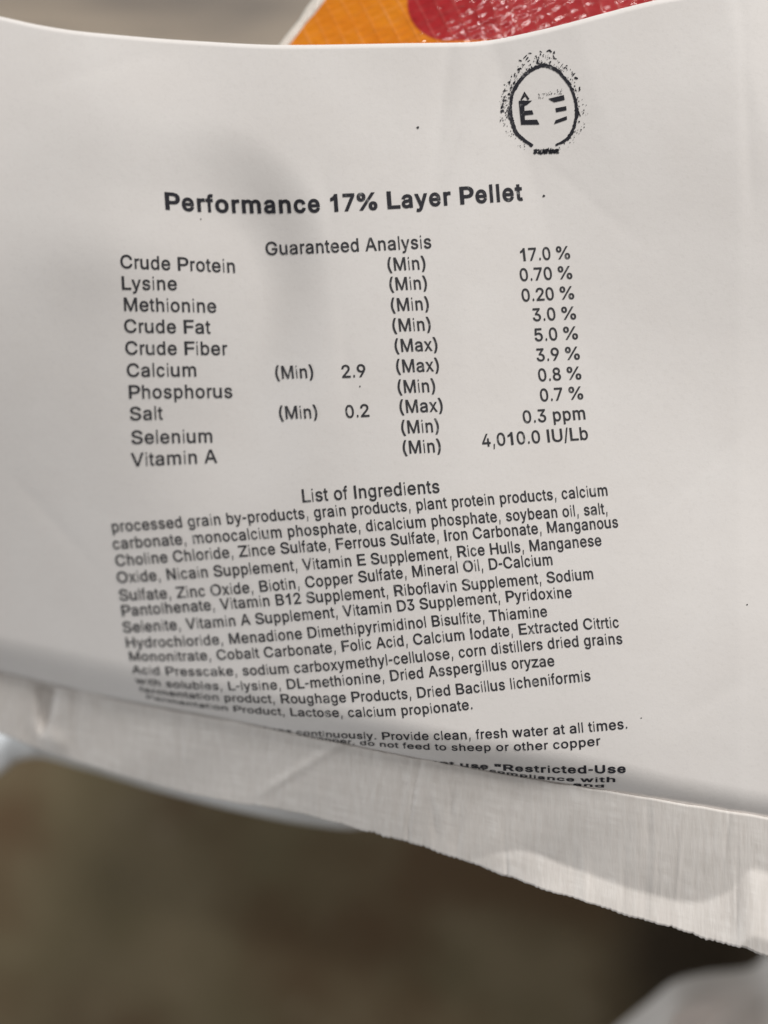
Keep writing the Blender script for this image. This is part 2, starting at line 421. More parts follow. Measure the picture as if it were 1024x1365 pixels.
# ------------------------------------------------------------------ glyph outlines
REGULAR = {
'%': ([209,274,237,286,259,305,276,329,285,357,289,387,289,413,285,442,276,470,260,495,237,514,209,526,175,530,142,526,114,514,91,495,75,470,65,443,62,413,62,387,65,357,75,329,91,305,114,286,142,274,175,270,159,344,149,353,142,368,140,388,140,412,143,431,149,447,160,456,176,459,192,456,202,447,208,431,210,412,210,388,208,368,201,353,192,344,175,341,534,-19,562,-7,585,12,601,37,611,65,614,95,614,121,611,150,601,178,585,202,563,221,535,234,501,238,468,234,440,221,417,202,401,178,391,150,387,121,387,95,391,65,400,37,417,12,439,-7,468,-19,501,-23,485,51,475,61,468,76,466,96,466,119,468,139,475,154,485,164,501,167,517,164,527,154,534,139,536,119,536,96,534,76,527,61,517,51,501,48,197,-13,559,518,475,522,114,-10], [43,26,24,24,26,23,26,27,23,22,23,27,21,22,27,27,28,21,20,21,28,28,29,20,19,20,29,29,30,19,18,19,30,17,18,30,30,31,17,16,17,31,31,32,16,15,16,32,14,15,32,32,33,14,33,13,14,34,35,11,4,5,39,5,6,39,38,39,6,6,7,38,42,0,1,41,42,1,1,2,41,2,3,41,40,41,3,3,4,40,4,39,40,38,7,37,7,8,37,36,37,8,8,9,36,9,10,36,35,36,10,11,35,10,43,24,25,25,0,43,0,42,43,13,33,34,12,13,34,34,11,12,63,64,73,87,70,68,68,70,67,70,71,67,66,67,71,65,66,71,71,72,65,64,65,72,73,64,72,63,73,74,62,63,74,61,62,74,74,75,61,60,61,75,75,76,60,59,60,76,58,59,76,76,77,58,77,57,58,78,79,55,50,51,82,86,44,45,85,86,45,45,46,85,46,47,85,84,85,47,47,48,84,83,84,48,48,49,83,49,50,83,50,82,83,82,51,81,51,52,81,80,81,52,52,53,80,53,54,80,79,80,54,55,79,54,87,68,69,69,44,87,44,86,87,57,77,78,56,57,78,78,55,56,89,90,88,91,88,90]),
'(': ([82,129,99,51,127,-27,169,-109,253,-107,221,-33,200,21,184,70,173,117,166,162,164,207,167,257,174,311,187,367,203,424,224,480,253,550,169,552,141,499,119,445,101,387,88,326,79,265,76,206], [23,0,9,9,10,23,22,23,10,10,11,22,21,22,11,4,5,3,15,16,17,3,5,2,5,6,2,1,2,6,6,7,1,7,8,1,0,1,8,9,0,8,21,11,12,20,21,12,12,13,20,19,20,13,13,14,19,18,19,14,14,15,18,15,17,18]),
')': ([105,-109,146,-28,174,50,191,128,197,206,194,265,186,326,172,387,154,445,132,499,104,552,20,550,50,480,70,424,87,367,99,311,106,257,109,207,107,163,100,119,89,72,74,22,52,-31,20,-107], [22,23,0,11,12,10,3,4,18,17,18,4,4,5,17,16,17,5,5,6,16,22,0,1,21,22,1,1,2,21,20,21,2,19,20,2,2,3,19,3,18,19,16,6,15,6,7,15,14,15,7,7,8,14,13,14,8,8,9,13,12,13,9,10,12,9]),
',': ([94,-132,153,84,56,84,22,-132], [2,3,0,0,1,2]),
'-': ([101,257,101,175,350,175,350,257], [0,1,2,2,3,0]),
'.': ([118,-13,137,0,150,18,154,41,150,64,137,83,118,96,95,100,73,96,54,83,41,64,36,41,41,18,54,-1,73,-13,95,-18], [10,11,9,13,14,15,11,12,13,9,11,13,3,4,5,2,3,1,3,5,7,6,7,5,0,1,15,1,3,15,3,7,15,13,15,7,9,13,7,8,9,7]),
'/': ([168,546,-2,-89,81,-89,251,545], [3,0,2,1,2,0]),
'0': ([283,-12,331,14,369,54,397,109,413,176,418,254,413,332,396,399,369,454,331,495,283,520,227,529,170,520,122,495,84,454,57,399,40,332,35,254,40,176,57,109,84,54,122,14,170,-12,227,-20,197,68,172,84,151,110,136,148,126,196,122,254,126,313,136,361,151,399,172,425,197,441,227,446,256,441,281,425,302,399,318,361,327,313,331,254,327,196,318,148,302,110,281,84,256,68,227,63], [17,18,28,28,29,17,29,30,17,16,17,30,22,24,21,24,25,21,20,21,25,25,26,20,19,20,26,26,27,19,18,19,27,28,18,27,16,30,31,15,16,31,31,32,15,14,15,32,32,33,14,13,14,33,33,34,13,34,12,13,46,23,0,11,36,10,4,5,42,41,42,5,40,41,5,5,6,40,46,0,1,45,46,1,1,2,45,44,45,2,2,3,44,43,44,3,3,4,43,4,42,43,40,6,39,6,7,39,38,39,7,7,8,38,37,38,8,8,9,37,36,37,9,10,36,9,24,22,23,47,24,23,23,46,47,36,11,35,34,35,11,12,34,11]),
'1': ([202,-13,293,-13,293,522,220,522,194,473,157,435,102,402,103,318,176,343,205,367], [6,7,8,8,5,6,1,2,9,5,8,9,4,5,9,9,2,4,2,3,4,0,1,9]),
'2': ([402,-13,402,70,166,70,166,55,276,171,316,214,346,251,368,283,383,313,391,342,394,373,389,414,372,452,346,484,312,508,271,524,225,529,179,523,137,508,102,483,75,449,58,408,51,349,139,349,143,387,150,407,162,424,179,436,199,444,224,446,247,444,267,437,284,426,296,412,304,393,307,371,305,351,299,332,288,312,272,290,251,266,225,238,51,53,51,-13,180,70], [25,26,19,18,19,26,23,24,22,21,22,24,24,25,21,20,21,25,25,19,20,17,27,28,16,29,30,29,16,28,17,28,16,42,43,3,3,2,42,2,41,42,18,26,27,27,17,18,5,6,39,38,39,6,6,7,38,37,38,7,7,8,37,36,37,8,8,9,36,35,36,9,9,10,35,34,35,10,10,11,34,11,12,34,33,34,12,12,13,33,32,33,13,14,32,13,3,43,0,0,1,3,41,2,4,4,5,41,40,41,5,5,39,40,32,14,31,14,15,31,30,31,15,16,30,15,3,1,44,2,3,44,4,2,44]),
'3': ([269,-15,314,1,352,26,381,59,400,99,406,145,400,189,382,230,353,263,314,288,266,301,198,302,204,259,385,456,385,522,57,522,57,439,275,439,275,453,144,304,144,235,201,235,240,231,269,222,290,207,305,190,313,168,316,145,313,120,304,100,289,84,270,73,246,65,218,63,193,65,170,71,151,82,137,95,127,112,120,145,28,145,39,87,60,49,90,20,127,-2,171,-16,218,-20,243,302,262,439], [43,37,42,37,38,42,41,42,38,38,39,41,40,41,39,45,34,35,32,33,46,12,21,22,34,45,46,46,33,34,11,19,12,45,35,44,35,36,44,43,44,36,37,43,36,21,12,20,12,19,20,4,5,27,5,6,27,31,0,1,30,31,1,1,2,30,29,30,2,2,3,29,28,29,3,3,4,28,4,27,28,27,6,26,6,7,26,25,26,7,7,8,25,24,25,8,8,9,24,23,24,9,10,23,9,18,17,13,13,14,18,32,46,0,0,31,32,23,10,22,12,22,10,12,10,47,19,11,17,16,48,18,15,16,18,18,14,15,11,12,47,17,11,47,13,17,47,17,18,48,19,17,48]),
'4': ([426,92,426,176,122,176,122,162,329,519,239,522,27,162,27,92,356,-13,356,331,269,331,269,146,269,121,269,-13,129,176,356,92,356,176,269,176,269,92], [6,7,3,6,3,2,2,5,6,3,12,11,2,3,14,3,11,14,5,2,14,4,5,14,3,7,12,0,1,16,13,8,15,14,11,17,12,7,18,15,16,11,11,12,15,15,0,16,9,10,16,16,10,17,11,16,17,15,12,18,13,15,18]),
'5': ([271,-14,315,4,352,32,380,69,398,113,404,163,401,201,391,236,375,267,354,294,329,316,299,333,265,343,230,347,201,344,173,337,148,326,132,314,148,314,162,439,379,439,379,522,84,522,53,241,132,232,152,247,172,256,195,262,218,264,245,260,268,251,287,235,302,215,311,190,315,162,312,135,303,110,288,91,270,76,247,66,221,63,199,65,179,72,162,83,148,97,139,113,133,143,44,143,54,89,72,53,99,22,134,-1,175,-15,221,-20,150,327], [18,16,17,48,49,45,45,46,48,47,48,46,24,17,23,22,23,17,53,40,41,28,14,27,53,41,52,41,42,52,27,14,15,52,42,51,42,43,51,50,51,43,43,44,50,49,50,44,45,49,44,17,24,25,18,17,25,25,26,18,26,27,18,27,15,18,18,15,54,17,16,19,22,17,19,13,29,12,38,39,0,29,30,11,12,29,11,3,4,35,4,5,35,34,35,5,5,6,34,38,0,1,37,38,1,1,2,37,36,37,2,2,3,36,3,35,36,34,6,33,6,7,33,32,33,7,7,8,32,31,32,8,8,9,31,9,10,31,30,31,10,11,30,10,0,39,53,40,53,39,29,13,28,14,28,13,20,21,19,22,19,21,16,18,54,19,16,54]),
'6': ([274,-14,317,3,352,30,379,66,396,109,402,157,397,205,381,246,356,280,322,306,281,322,235,327,212,325,191,319,172,310,156,297,143,283,127,251,158,248,340,518,245,522,126,348,91,291,68,244,55,202,50,162,56,112,73,68,100,31,136,3,178,-14,226,-20,202,65,181,74,163,88,150,108,141,131,138,158,141,185,149,208,163,226,180,240,202,249,226,252,251,249,272,240,289,226,303,207,311,184,314,157,311,131,303,108,289,88,272,74,251,65,226,62,209,324], [26,27,36,36,37,26,25,26,37,37,38,25,24,25,38,23,24,38,38,17,23,22,23,17,17,16,22,16,21,22,33,30,32,18,40,41,41,42,18,12,56,43,30,33,29,33,34,29,28,29,34,34,35,28,27,28,35,36,27,35,17,38,39,39,40,17,40,18,17,16,17,18,18,15,16,21,16,15,15,14,21,14,13,21,55,31,54,44,11,43,54,31,0,0,53,54,45,10,44,11,44,10,4,5,50,49,50,5,48,49,5,5,6,48,6,7,48,47,48,7,7,8,47,53,0,1,52,53,1,1,2,52,51,52,2,2,3,51,3,4,51,4,50,51,47,8,46,8,9,46,45,46,9,10,45,9,32,30,31,31,55,32,43,11,12,15,18,14,56,13,18,13,14,18,18,42,56,42,43,56,21,13,56,19,20,56,20,21,56]),
'7': ([173,-13,404,446,404,522,49,522,49,439,310,439,310,451,79,-11,304,439], [6,5,1,1,2,6,1,5,0,4,8,6,3,4,6,6,2,3,5,6,8,0,5,8,7,0,8]),
'8': ([277,-15,322,0,360,23,389,54,408,92,414,135,410,169,399,201,382,228,359,251,333,268,313,274,313,259,341,271,370,300,389,338,395,380,389,421,372,457,346,487,312,510,272,524,226,529,181,524,140,510,106,487,79,457,63,421,57,380,63,338,82,300,111,271,140,258,140,274,120,268,93,251,70,228,53,201,42,169,39,135,45,92,63,54,92,23,130,0,175,-15,226,-20,197,65,173,72,154,84,140,99,131,117,129,139,132,162,141,181,155,198,175,211,199,219,226,222,253,219,277,211,297,198,311,181,320,162,324,139,321,117,312,99,298,84,279,72,255,65,226,62,203,305,184,312,168,323,156,337,148,355,146,376,148,396,156,413,167,427,183,438,203,444,226,447,250,444,269,438,285,427,296,413,304,396,306,376,304,355,296,337,284,323,268,312,249,305,226,303,333,268,119,268], [32,33,34,31,34,33,42,49,41,49,50,41,40,41,50,39,40,50,50,51,39,38,39,51,51,52,38,37,38,52,31,33,30,70,56,57,57,93,70,23,79,80,44,46,47,24,78,79,79,23,24,44,47,43,47,48,43,42,43,48,49,42,48,37,52,53,36,37,53,35,36,53,53,54,35,32,35,54,54,55,32,55,56,32,56,70,32,33,32,70,70,71,33,71,72,33,72,73,33,30,33,73,73,74,30,29,30,74,74,75,29,28,29,75,75,76,28,27,28,76,26,27,76,76,77,26,25,26,77,77,78,25,78,24,25,69,45,68,83,21,82,22,82,21,68,45,0,0,67,68,9,94,12,11,12,10,10,13,11,2,3,65,64,65,3,3,4,64,4,5,64,63,64,5,5,6,63,62,63,6,6,7,62,11,13,14,67,0,1,66,67,1,1,2,66,2,65,66,62,7,61,7,8,61,8,9,61,60,61,9,9,12,60,59,60,12,58,59,12,92,58,12,12,11,92,91,92,11,90,91,11,89,90,11,11,14,89,88,89,14,14,15,88,87,88,15,15,16,87,86,87,16,16,17,86,17,18,86,85,86,18,18,19,85,84,85,19,19,20,84,83,84,20,21,83,20,46,44,45,45,69,46,58,92,57,93,57,92,82,22,81,80,81,22,23,80,22,10,12,94,13,10,94,34,31,95,32,34,95,35,32,95]),
'9': ([178,523,136,506,100,479,73,443,56,400,50,352,56,304,71,263,97,228,131,203,171,187,218,182,241,184,262,190,280,199,296,211,309,226,325,258,295,261,112,-10,207,-13,326,161,362,218,385,265,398,307,402,347,396,396,379,441,352,477,317,505,274,523,226,529,251,444,272,435,289,420,303,401,311,378,314,350,311,324,303,301,289,282,272,268,251,260,226,257,202,260,181,269,163,283,150,302,141,325,138,352,141,378,150,401,163,420,181,435,202,444,226,447,243,184], [7,8,47,47,48,7,6,7,48,5,6,48,48,49,5,49,50,5,4,5,50,11,43,44,55,31,54,11,44,10,45,10,44,0,53,54,54,31,0,10,45,9,45,46,9,8,9,46,47,8,46,4,50,51,3,4,51,2,3,51,51,52,2,1,2,52,52,53,1,53,0,1,33,30,32,12,56,43,41,42,18,18,40,41,16,21,22,17,16,22,22,23,17,38,17,23,23,24,38,24,25,38,37,38,25,25,26,37,36,37,26,26,27,36,14,13,21,15,14,21,21,16,15,18,15,16,16,17,18,40,18,17,39,40,17,17,38,39,36,27,35,27,28,35,34,35,28,28,29,34,33,34,29,30,33,29,43,11,12,31,55,32,32,30,31,15,18,14,56,13,18,13,14,18,18,42,56,42,43,56,21,13,56,19,20,56,20,21,56]),
'A': ([83,-13,133,125,347,125,397,-13,492,-12,294,522,186,522,-12,-12,240,431,316,214,164,214], [7,0,1,1,10,7,10,6,7,5,8,9,2,3,4,2,4,9,5,9,4,2,9,1,10,1,9,6,10,8,8,5,6]),
'B': ([247,-13,304,-8,350,6,386,29,411,60,426,96,431,136,427,176,414,209,394,236,370,256,343,270,328,273,328,258,342,263,364,275,383,292,398,314,408,341,411,374,406,413,392,449,368,479,335,502,292,517,242,522,47,522,47,-13,138,218,248,218,276,215,299,206,318,193,331,177,340,158,342,137,337,111,321,90,292,75,244,70,138,70,138,439,239,439,278,433,304,419,318,398,323,372,320,351,312,334,299,319,282,308,262,301,237,298,138,298,349,267], [27,40,28,26,27,28,28,53,26,53,41,26,29,51,52,40,27,0,0,39,40,29,52,28,53,28,52,42,25,41,26,41,25,39,0,1,1,38,39,51,29,30,43,24,42,25,42,24,12,13,14,14,11,12,11,15,12,4,5,36,35,36,5,5,6,35,6,7,35,34,35,7,7,8,34,33,34,8,8,9,33,14,13,10,18,19,46,19,20,46,38,1,2,37,38,2,2,3,37,3,4,37,4,36,37,33,9,32,9,10,32,10,13,32,31,32,13,30,31,13,51,30,13,50,51,13,13,12,50,49,50,12,48,49,12,12,15,48,15,16,48,47,48,16,16,17,47,17,18,47,18,46,47,46,20,45,20,21,45,44,45,21,21,22,44,22,23,44,43,44,23,24,43,23,14,10,54,11,14,54,15,11,54]),
'C': ([307,-17,345,-8,379,7,410,28,437,53,459,84,476,119,489,173,399,173,389,141,378,121,365,105,350,91,332,80,311,72,290,68,268,66,227,71,191,87,161,114,137,150,122,197,117,254,122,311,137,358,160,395,191,421,227,437,268,443,290,441,312,436,332,429,350,418,365,404,378,387,389,368,399,335,489,336,475,390,459,425,437,456,410,481,379,502,344,517,307,526,267,529,202,520,143,495,95,454,58,399,35,332,27,254,35,176,58,109,95,55,143,14,202,-12,267,-20], [52,53,20,20,21,52,51,52,21,21,22,51,22,23,51,50,51,23,23,24,50,49,50,24,27,46,26,57,16,17,16,57,15,28,29,45,29,44,45,57,17,56,18,56,17,28,45,27,46,27,45,56,18,55,18,19,55,54,55,19,53,54,19,20,53,19,49,24,25,48,49,25,25,26,48,47,48,26,26,46,47,14,0,1,1,13,14,31,43,30,32,42,31,43,31,42,5,6,9,8,9,6,6,7,8,37,38,36,35,36,38,38,39,35,13,1,2,12,13,2,2,3,12,11,12,3,3,4,11,10,11,4,4,5,10,5,9,10,35,39,34,39,40,34,33,34,40,40,41,33,32,33,41,42,32,41,15,57,0,0,14,15,44,29,30,30,43,44]),
'D': ([294,-5,357,19,408,59,445,113,467,179,475,255,467,331,445,397,409,450,359,490,297,514,226,522,80,522,80,439,220,439,272,433,313,417,344,391,367,355,381,310,386,255,381,200,367,155,344,118,311,92,269,76,214,70,83,70,83,-13,220,-13,47,522,47,-13,138,-13,138,522,138,70,138,439], [30,31,13,13,12,30,27,28,32,28,27,31,13,31,27,12,13,33,0,24,25,0,25,29,26,29,25,11,14,15,15,10,11,29,26,32,32,26,34,35,14,33,14,11,33,16,17,9,19,20,5,5,6,19,23,1,2,2,3,23,22,23,3,3,4,22,21,22,4,4,5,21,5,20,21,19,6,18,6,7,18,17,18,7,7,8,17,9,17,8,24,0,1,1,23,24,10,15,16,16,9,10,27,32,34,13,27,35,27,34,35,33,13,35]),
'E': ([388,-13,388,70,138,70,138,216,368,216,368,299,138,299,138,439,385,439,385,522,47,522,47,-13], [11,2,3,10,11,3,3,6,10,6,7,10,2,11,0,0,1,2,6,3,4,4,5,6,8,9,7,10,7,9]),
'F': ([138,-13,138,208,359,208,359,291,138,291,138,439,382,439,382,522,47,522,47,-13], [0,1,9,1,4,9,8,9,4,6,7,5,4,1,2,2,3,4,8,4,5,5,7,8]),
'G': ([329,-13,383,7,428,40,462,84,484,138,491,199,491,269,270,269,270,186,434,186,403,218,397,163,385,130,365,103,338,83,306,70,269,66,228,71,191,88,161,114,137,150,122,197,117,254,122,311,137,358,160,395,190,421,226,437,266,443,290,441,311,436,331,428,348,417,363,403,376,386,387,367,399,336,491,336,477,389,460,423,438,453,411,479,380,500,345,516,306,525,265,529,200,520,142,495,94,454,57,399,35,332,27,254,35,177,57,110,94,55,142,14,201,-12,269,-20,400,186], [52,53,20,20,21,52,51,52,21,21,22,51,22,23,51,50,51,23,23,24,50,49,50,24,27,46,26,17,57,16,45,28,29,57,17,56,18,56,17,28,45,27,46,27,45,56,18,55,18,19,55,54,55,19,53,54,19,20,53,19,49,24,25,48,49,25,47,48,25,25,26,47,26,46,47,0,14,15,31,43,30,44,30,43,14,0,1,1,13,14,32,42,31,43,31,42,9,11,4,4,5,9,5,6,9,10,9,6,37,38,36,35,36,38,38,39,35,13,1,2,2,3,13,12,13,3,3,4,12,4,11,12,35,39,34,39,40,34,33,34,40,40,41,33,32,33,41,42,32,41,0,15,57,16,57,15,7,8,10,30,44,29,45,29,44,10,6,7,10,8,58,9,10,58,11,9,58]),
'H': ([138,-13,138,219,379,219,379,-13,470,-13,470,522,379,522,379,302,138,302,138,522,47,522,47,-13], [11,0,1,10,11,1,1,8,10,8,9,10,2,3,4,4,5,2,7,2,5,5,6,7,8,1,2,2,7,8]),
'I': ([47,-13,138,-13,138,522,47,522], [3,0,1,1,2,3]),
'K': ([233,263,236,262,467,517,358,522,202,353,183,333,165,312,147,291,129,269,112,247,91,220,97,126,138,-13,138,193,137,225,138,334,138,522,47,522,47,-13,467,-10,229,330,171,260,365,-13,138,167,137,279,259,287,196,225], [11,10,18,17,18,10,11,18,12,10,11,13,13,14,10,9,10,14,14,8,9,8,15,9,10,9,15,17,10,15,15,16,17,6,7,21,4,5,20,20,5,6,22,19,1,6,21,20,0,1,20,25,2,20,2,3,20,4,20,3,23,26,13,14,13,21,21,7,24,11,12,23,13,11,23,8,14,24,14,21,24,15,8,24,1,19,25,20,1,25,21,0,20,0,21,26,21,13,26,1,0,26,22,1,26]),
'L': ([374,-13,374,70,138,70,138,522,47,522,47,-13], [4,5,2,2,5,0,0,1,2,4,2,3]),
'M': ([135,-13,135,291,135,309,135,329,134,350,134,372,133,394,133,416,132,438,131,470,95,469,108,428,117,403,125,380,133,357,140,336,147,317,153,300,158,286,277,-13,351,-13,468,286,473,300,480,317,487,337,494,359,502,381,510,405,518,429,530,469,494,470,494,436,493,413,493,391,492,369,492,348,491,327,491,308,491,291,491,-13,581,-13,581,522,467,522,340,192,335,178,330,162,324,144,318,125,311,106,305,86,300,69,290,37,338,36,329,69,324,88,318,107,312,127,305,145,300,163,294,179,289,192,160,522,47,522,47,-13,134,352,492,352,315,116], [11,10,62,11,62,12,10,11,8,8,9,10,3,4,14,14,4,64,13,12,2,2,3,13,3,14,13,14,5,13,5,6,13,12,13,6,6,7,12,11,12,7,8,11,7,18,60,17,57,49,48,48,56,57,58,50,49,49,57,58,63,0,1,62,63,1,12,62,1,2,12,1,15,16,5,8,7,61,9,8,61,10,9,61,62,10,61,54,46,55,47,55,46,53,45,54,46,54,45,43,21,22,29,28,41,41,28,27,28,29,30,40,41,38,41,27,38,37,38,27,27,26,37,36,37,26,26,25,36,35,36,25,25,26,34,33,34,26,26,27,33,32,33,27,27,28,32,31,32,28,28,30,31,40,38,39,23,24,34,34,33,23,32,31,42,31,30,42,30,29,42,29,41,42,51,19,20,20,52,51,50,51,52,52,53,50,49,50,53,53,54,49,48,49,54,54,55,48,55,47,66,5,14,64,15,5,64,50,58,59,19,51,18,51,50,18,60,18,59,18,50,59,21,43,44,52,20,21,53,52,21,45,53,44,53,21,44,34,24,65,25,34,65,35,25,65,22,23,43,32,42,43,33,32,43,23,33,43,6,5,16,48,55,66,56,48,66,16,17,60,61,7,60,7,6,60,6,16,60]),
'N': ([138,-13,138,291,138,307,137,328,136,354,135,384,134,418,132,469,89,461,118,407,137,375,152,347,166,324,179,303,191,283,380,-13,476,-13,476,522,386,522,386,195,386,178,386,157,387,133,388,108,389,80,393,39,432,45,412,87,399,113,386,136,374,157,363,175,354,190,143,522,47,522,47,-13,136,377,387,135], [5,6,9,8,9,6,6,7,8,0,1,35,34,35,1,8,34,1,1,2,8,9,8,2,2,3,9,4,9,3,5,10,11,6,5,11,8,7,33,34,8,33,26,16,27,26,27,25,24,25,27,23,24,27,27,28,23,22,23,28,16,26,15,26,25,15,30,31,23,23,22,30,29,30,22,20,21,28,28,27,20,19,20,27,27,16,19,16,17,19,18,19,17,9,4,36,5,9,36,10,5,36,25,24,15,24,23,31,14,15,24,32,14,24,31,32,24,28,21,37,22,28,37,29,22,37,7,6,33,13,14,32,32,33,12,11,12,6,12,33,6,12,13,32]),
'O': ([332,-12,391,14,439,55,476,109,498,176,506,254,498,332,476,399,439,454,391,495,332,520,267,529,202,520,143,495,95,454,58,399,35,332,27,254,35,176,58,109,95,55,143,14,202,-12,267,-20,227,71,191,87,161,113,137,150,122,197,117,254,122,312,137,359,161,395,191,421,227,437,267,443,307,437,342,422,373,396,396,359,412,312,417,254,412,197,397,150,373,113,342,87,307,71,267,66], [18,19,27,27,28,18,17,18,28,28,29,17,29,30,17,16,17,30,30,31,16,15,16,31,26,21,25,32,33,13,24,22,23,34,11,12,25,21,22,22,24,25,34,12,33,13,33,12,21,26,20,19,20,26,27,19,26,15,31,32,14,15,32,32,13,14,44,45,1,38,9,37,1,45,0,46,0,45,10,36,37,37,9,10,3,4,43,42,43,4,4,5,42,41,42,5,40,41,5,5,6,40,39,40,6,6,7,39,44,1,2,2,3,44,3,43,44,39,7,38,7,8,38,9,38,8,0,46,23,46,47,23,24,23,47,11,34,35,35,36,11,36,10,11]),
'P': ([138,-13,138,439,232,439,265,436,291,427,309,413,321,396,329,373,331,348,329,322,321,299,309,281,291,268,266,259,232,255,96,255,96,173,236,173,292,178,339,196,375,223,401,259,417,301,422,348,417,394,401,436,375,472,339,499,292,516,236,522,47,522,47,-13,138,255,138,173], [16,15,31,30,31,15,16,31,0,30,15,1,13,17,18,18,12,13,4,28,3,29,3,28,17,13,14,3,29,2,1,2,29,30,1,29,19,20,11,10,11,20,20,21,10,21,22,10,9,10,22,22,23,9,8,9,23,7,8,23,23,24,7,6,7,24,24,25,6,25,26,6,5,6,26,27,5,26,12,18,19,19,11,12,5,27,4,28,4,27,1,15,32,16,0,33,15,16,32,32,16,33,14,32,33,17,14,33]),
'R': ([138,-13,138,439,232,439,266,436,292,428,310,415,322,399,330,378,332,352,330,327,322,307,310,291,292,279,267,271,233,268,83,268,83,185,237,185,292,190,339,205,376,231,402,265,417,306,422,352,417,398,402,439,376,474,339,500,292,516,237,522,47,522,47,-13,446,-11,311,242,212,240,345,-13,138,268,138,185,331,203,241,185], [16,15,31,30,31,15,16,31,0,30,15,1,4,28,3,29,3,28,14,34,13,3,29,2,1,2,29,30,1,29,33,19,20,11,33,20,10,11,20,20,21,10,21,22,10,9,10,22,22,23,9,8,9,23,7,8,23,23,24,7,6,7,24,24,25,6,25,26,6,19,33,38,13,34,33,12,13,33,33,11,12,6,26,5,26,27,5,4,5,27,28,4,27,1,15,36,34,14,36,16,0,37,15,16,36,36,16,37,34,36,37,17,34,37,18,35,38,35,32,38,33,18,38,17,39,34,18,33,34,18,34,39,35,18,39]),
'S': ([280,-17,329,-1,368,24,397,56,415,95,421,138,418,174,406,204,388,228,367,248,342,264,317,276,291,285,268,292,216,306,196,312,175,320,156,330,141,342,131,357,128,376,131,394,139,411,153,425,172,436,197,443,225,445,264,441,294,427,315,405,328,365,416,365,407,420,388,456,359,487,322,510,277,524,227,529,177,524,132,510,94,487,64,455,45,417,39,372,48,321,77,280,122,249,180,227,241,210,267,202,290,193,309,182,322,171,330,157,332,139,329,118,319,100,303,84,281,72,254,65,224,62,196,64,171,71,150,82,134,96,123,115,115,150,23,150,34,91,53,53,83,21,122,-3,169,-17,224,-22], [68,69,65,65,66,68,67,68,66,43,44,19,19,20,43,42,43,20,20,21,42,41,42,21,47,15,16,73,60,61,15,47,14,73,61,72,62,72,61,25,38,24,72,62,71,62,63,71,70,71,63,63,64,70,69,70,64,65,69,64,47,16,46,16,17,46,45,46,17,17,18,45,44,45,18,19,44,18,41,21,22,40,41,22,22,23,40,39,40,23,23,24,39,24,38,39,0,58,59,49,13,48,50,11,49,11,12,49,13,49,12,28,35,27,36,27,35,3,4,55,54,55,4,4,5,54,5,6,54,53,54,6,6,7,53,52,53,7,7,8,52,9,52,8,31,32,30,58,0,1,57,58,1,1,2,57,56,57,2,2,3,56,3,55,56,52,9,51,9,10,51,50,51,10,11,50,10,30,32,29,32,33,29,33,34,29,28,29,34,35,28,34,0,59,73,60,73,59,14,47,48,48,13,14,27,36,26,36,37,26,25,26,37,38,25,37]),
'T': ([180,439,180,-13,270,-13,270,439,430,439,430,522,19,522,19,439], [6,7,0,4,5,3,0,1,2,2,3,0,3,5,0,6,0,5]),
'U': ([318,-15,370,4,412,34,444,73,464,120,470,172,470,522,380,522,380,179,376,147,365,119,348,97,324,79,295,68,259,65,223,68,193,79,170,97,152,120,141,147,137,179,137,522,47,522,47,172,54,120,73,73,105,34,148,4,200,-15,259,-21], [22,23,20,20,21,22,29,15,28,16,28,15,28,16,27,17,27,16,27,17,26,17,18,26,25,26,18,24,25,18,18,19,24,23,24,19,20,23,19,11,12,1,1,12,0,13,0,12,4,5,9,8,9,5,5,6,8,7,8,6,11,1,2,10,11,2,2,3,10,3,4,10,4,9,10,0,13,29,13,14,29,15,29,14]),
'V': ([287,-13,480,521,385,522,277,210,267,180,255,142,240,94,218,18,265,18,243,93,228,141,215,180,204,211,93,522,-1,521,195,-13,241,98], [15,12,14,13,14,12,6,10,7,7,10,15,10,11,15,12,15,11,5,9,8,3,0,1,1,2,3,5,8,0,4,5,0,0,3,4,7,15,0,0,8,7,8,9,7,6,7,9,9,5,16,6,9,16,10,6,16]),
'Z': ([412,-13,412,70,214,70,183,70,152,70,121,69,73,66,94,13,126,49,144,73,162,97,179,121,410,458,410,522,27,522,27,439,223,439,254,439,286,439,317,440,365,443,344,496,313,461,296,438,279,415,263,393,29,50,29,-13,142,69,297,439], [6,26,7,7,26,27,4,8,3,2,3,7,3,8,7,6,7,8,5,6,8,9,10,5,6,5,10,10,11,6,18,22,17,21,20,12,12,13,21,24,25,20,20,19,24,23,24,19,19,20,22,20,21,22,17,22,21,16,17,21,7,27,0,2,7,0,0,1,2,14,15,16,16,21,14,21,13,14,8,4,28,5,8,28,9,5,28,20,25,11,12,20,11,22,18,29,19,22,29,23,19,29,6,11,25,26,6,25]),
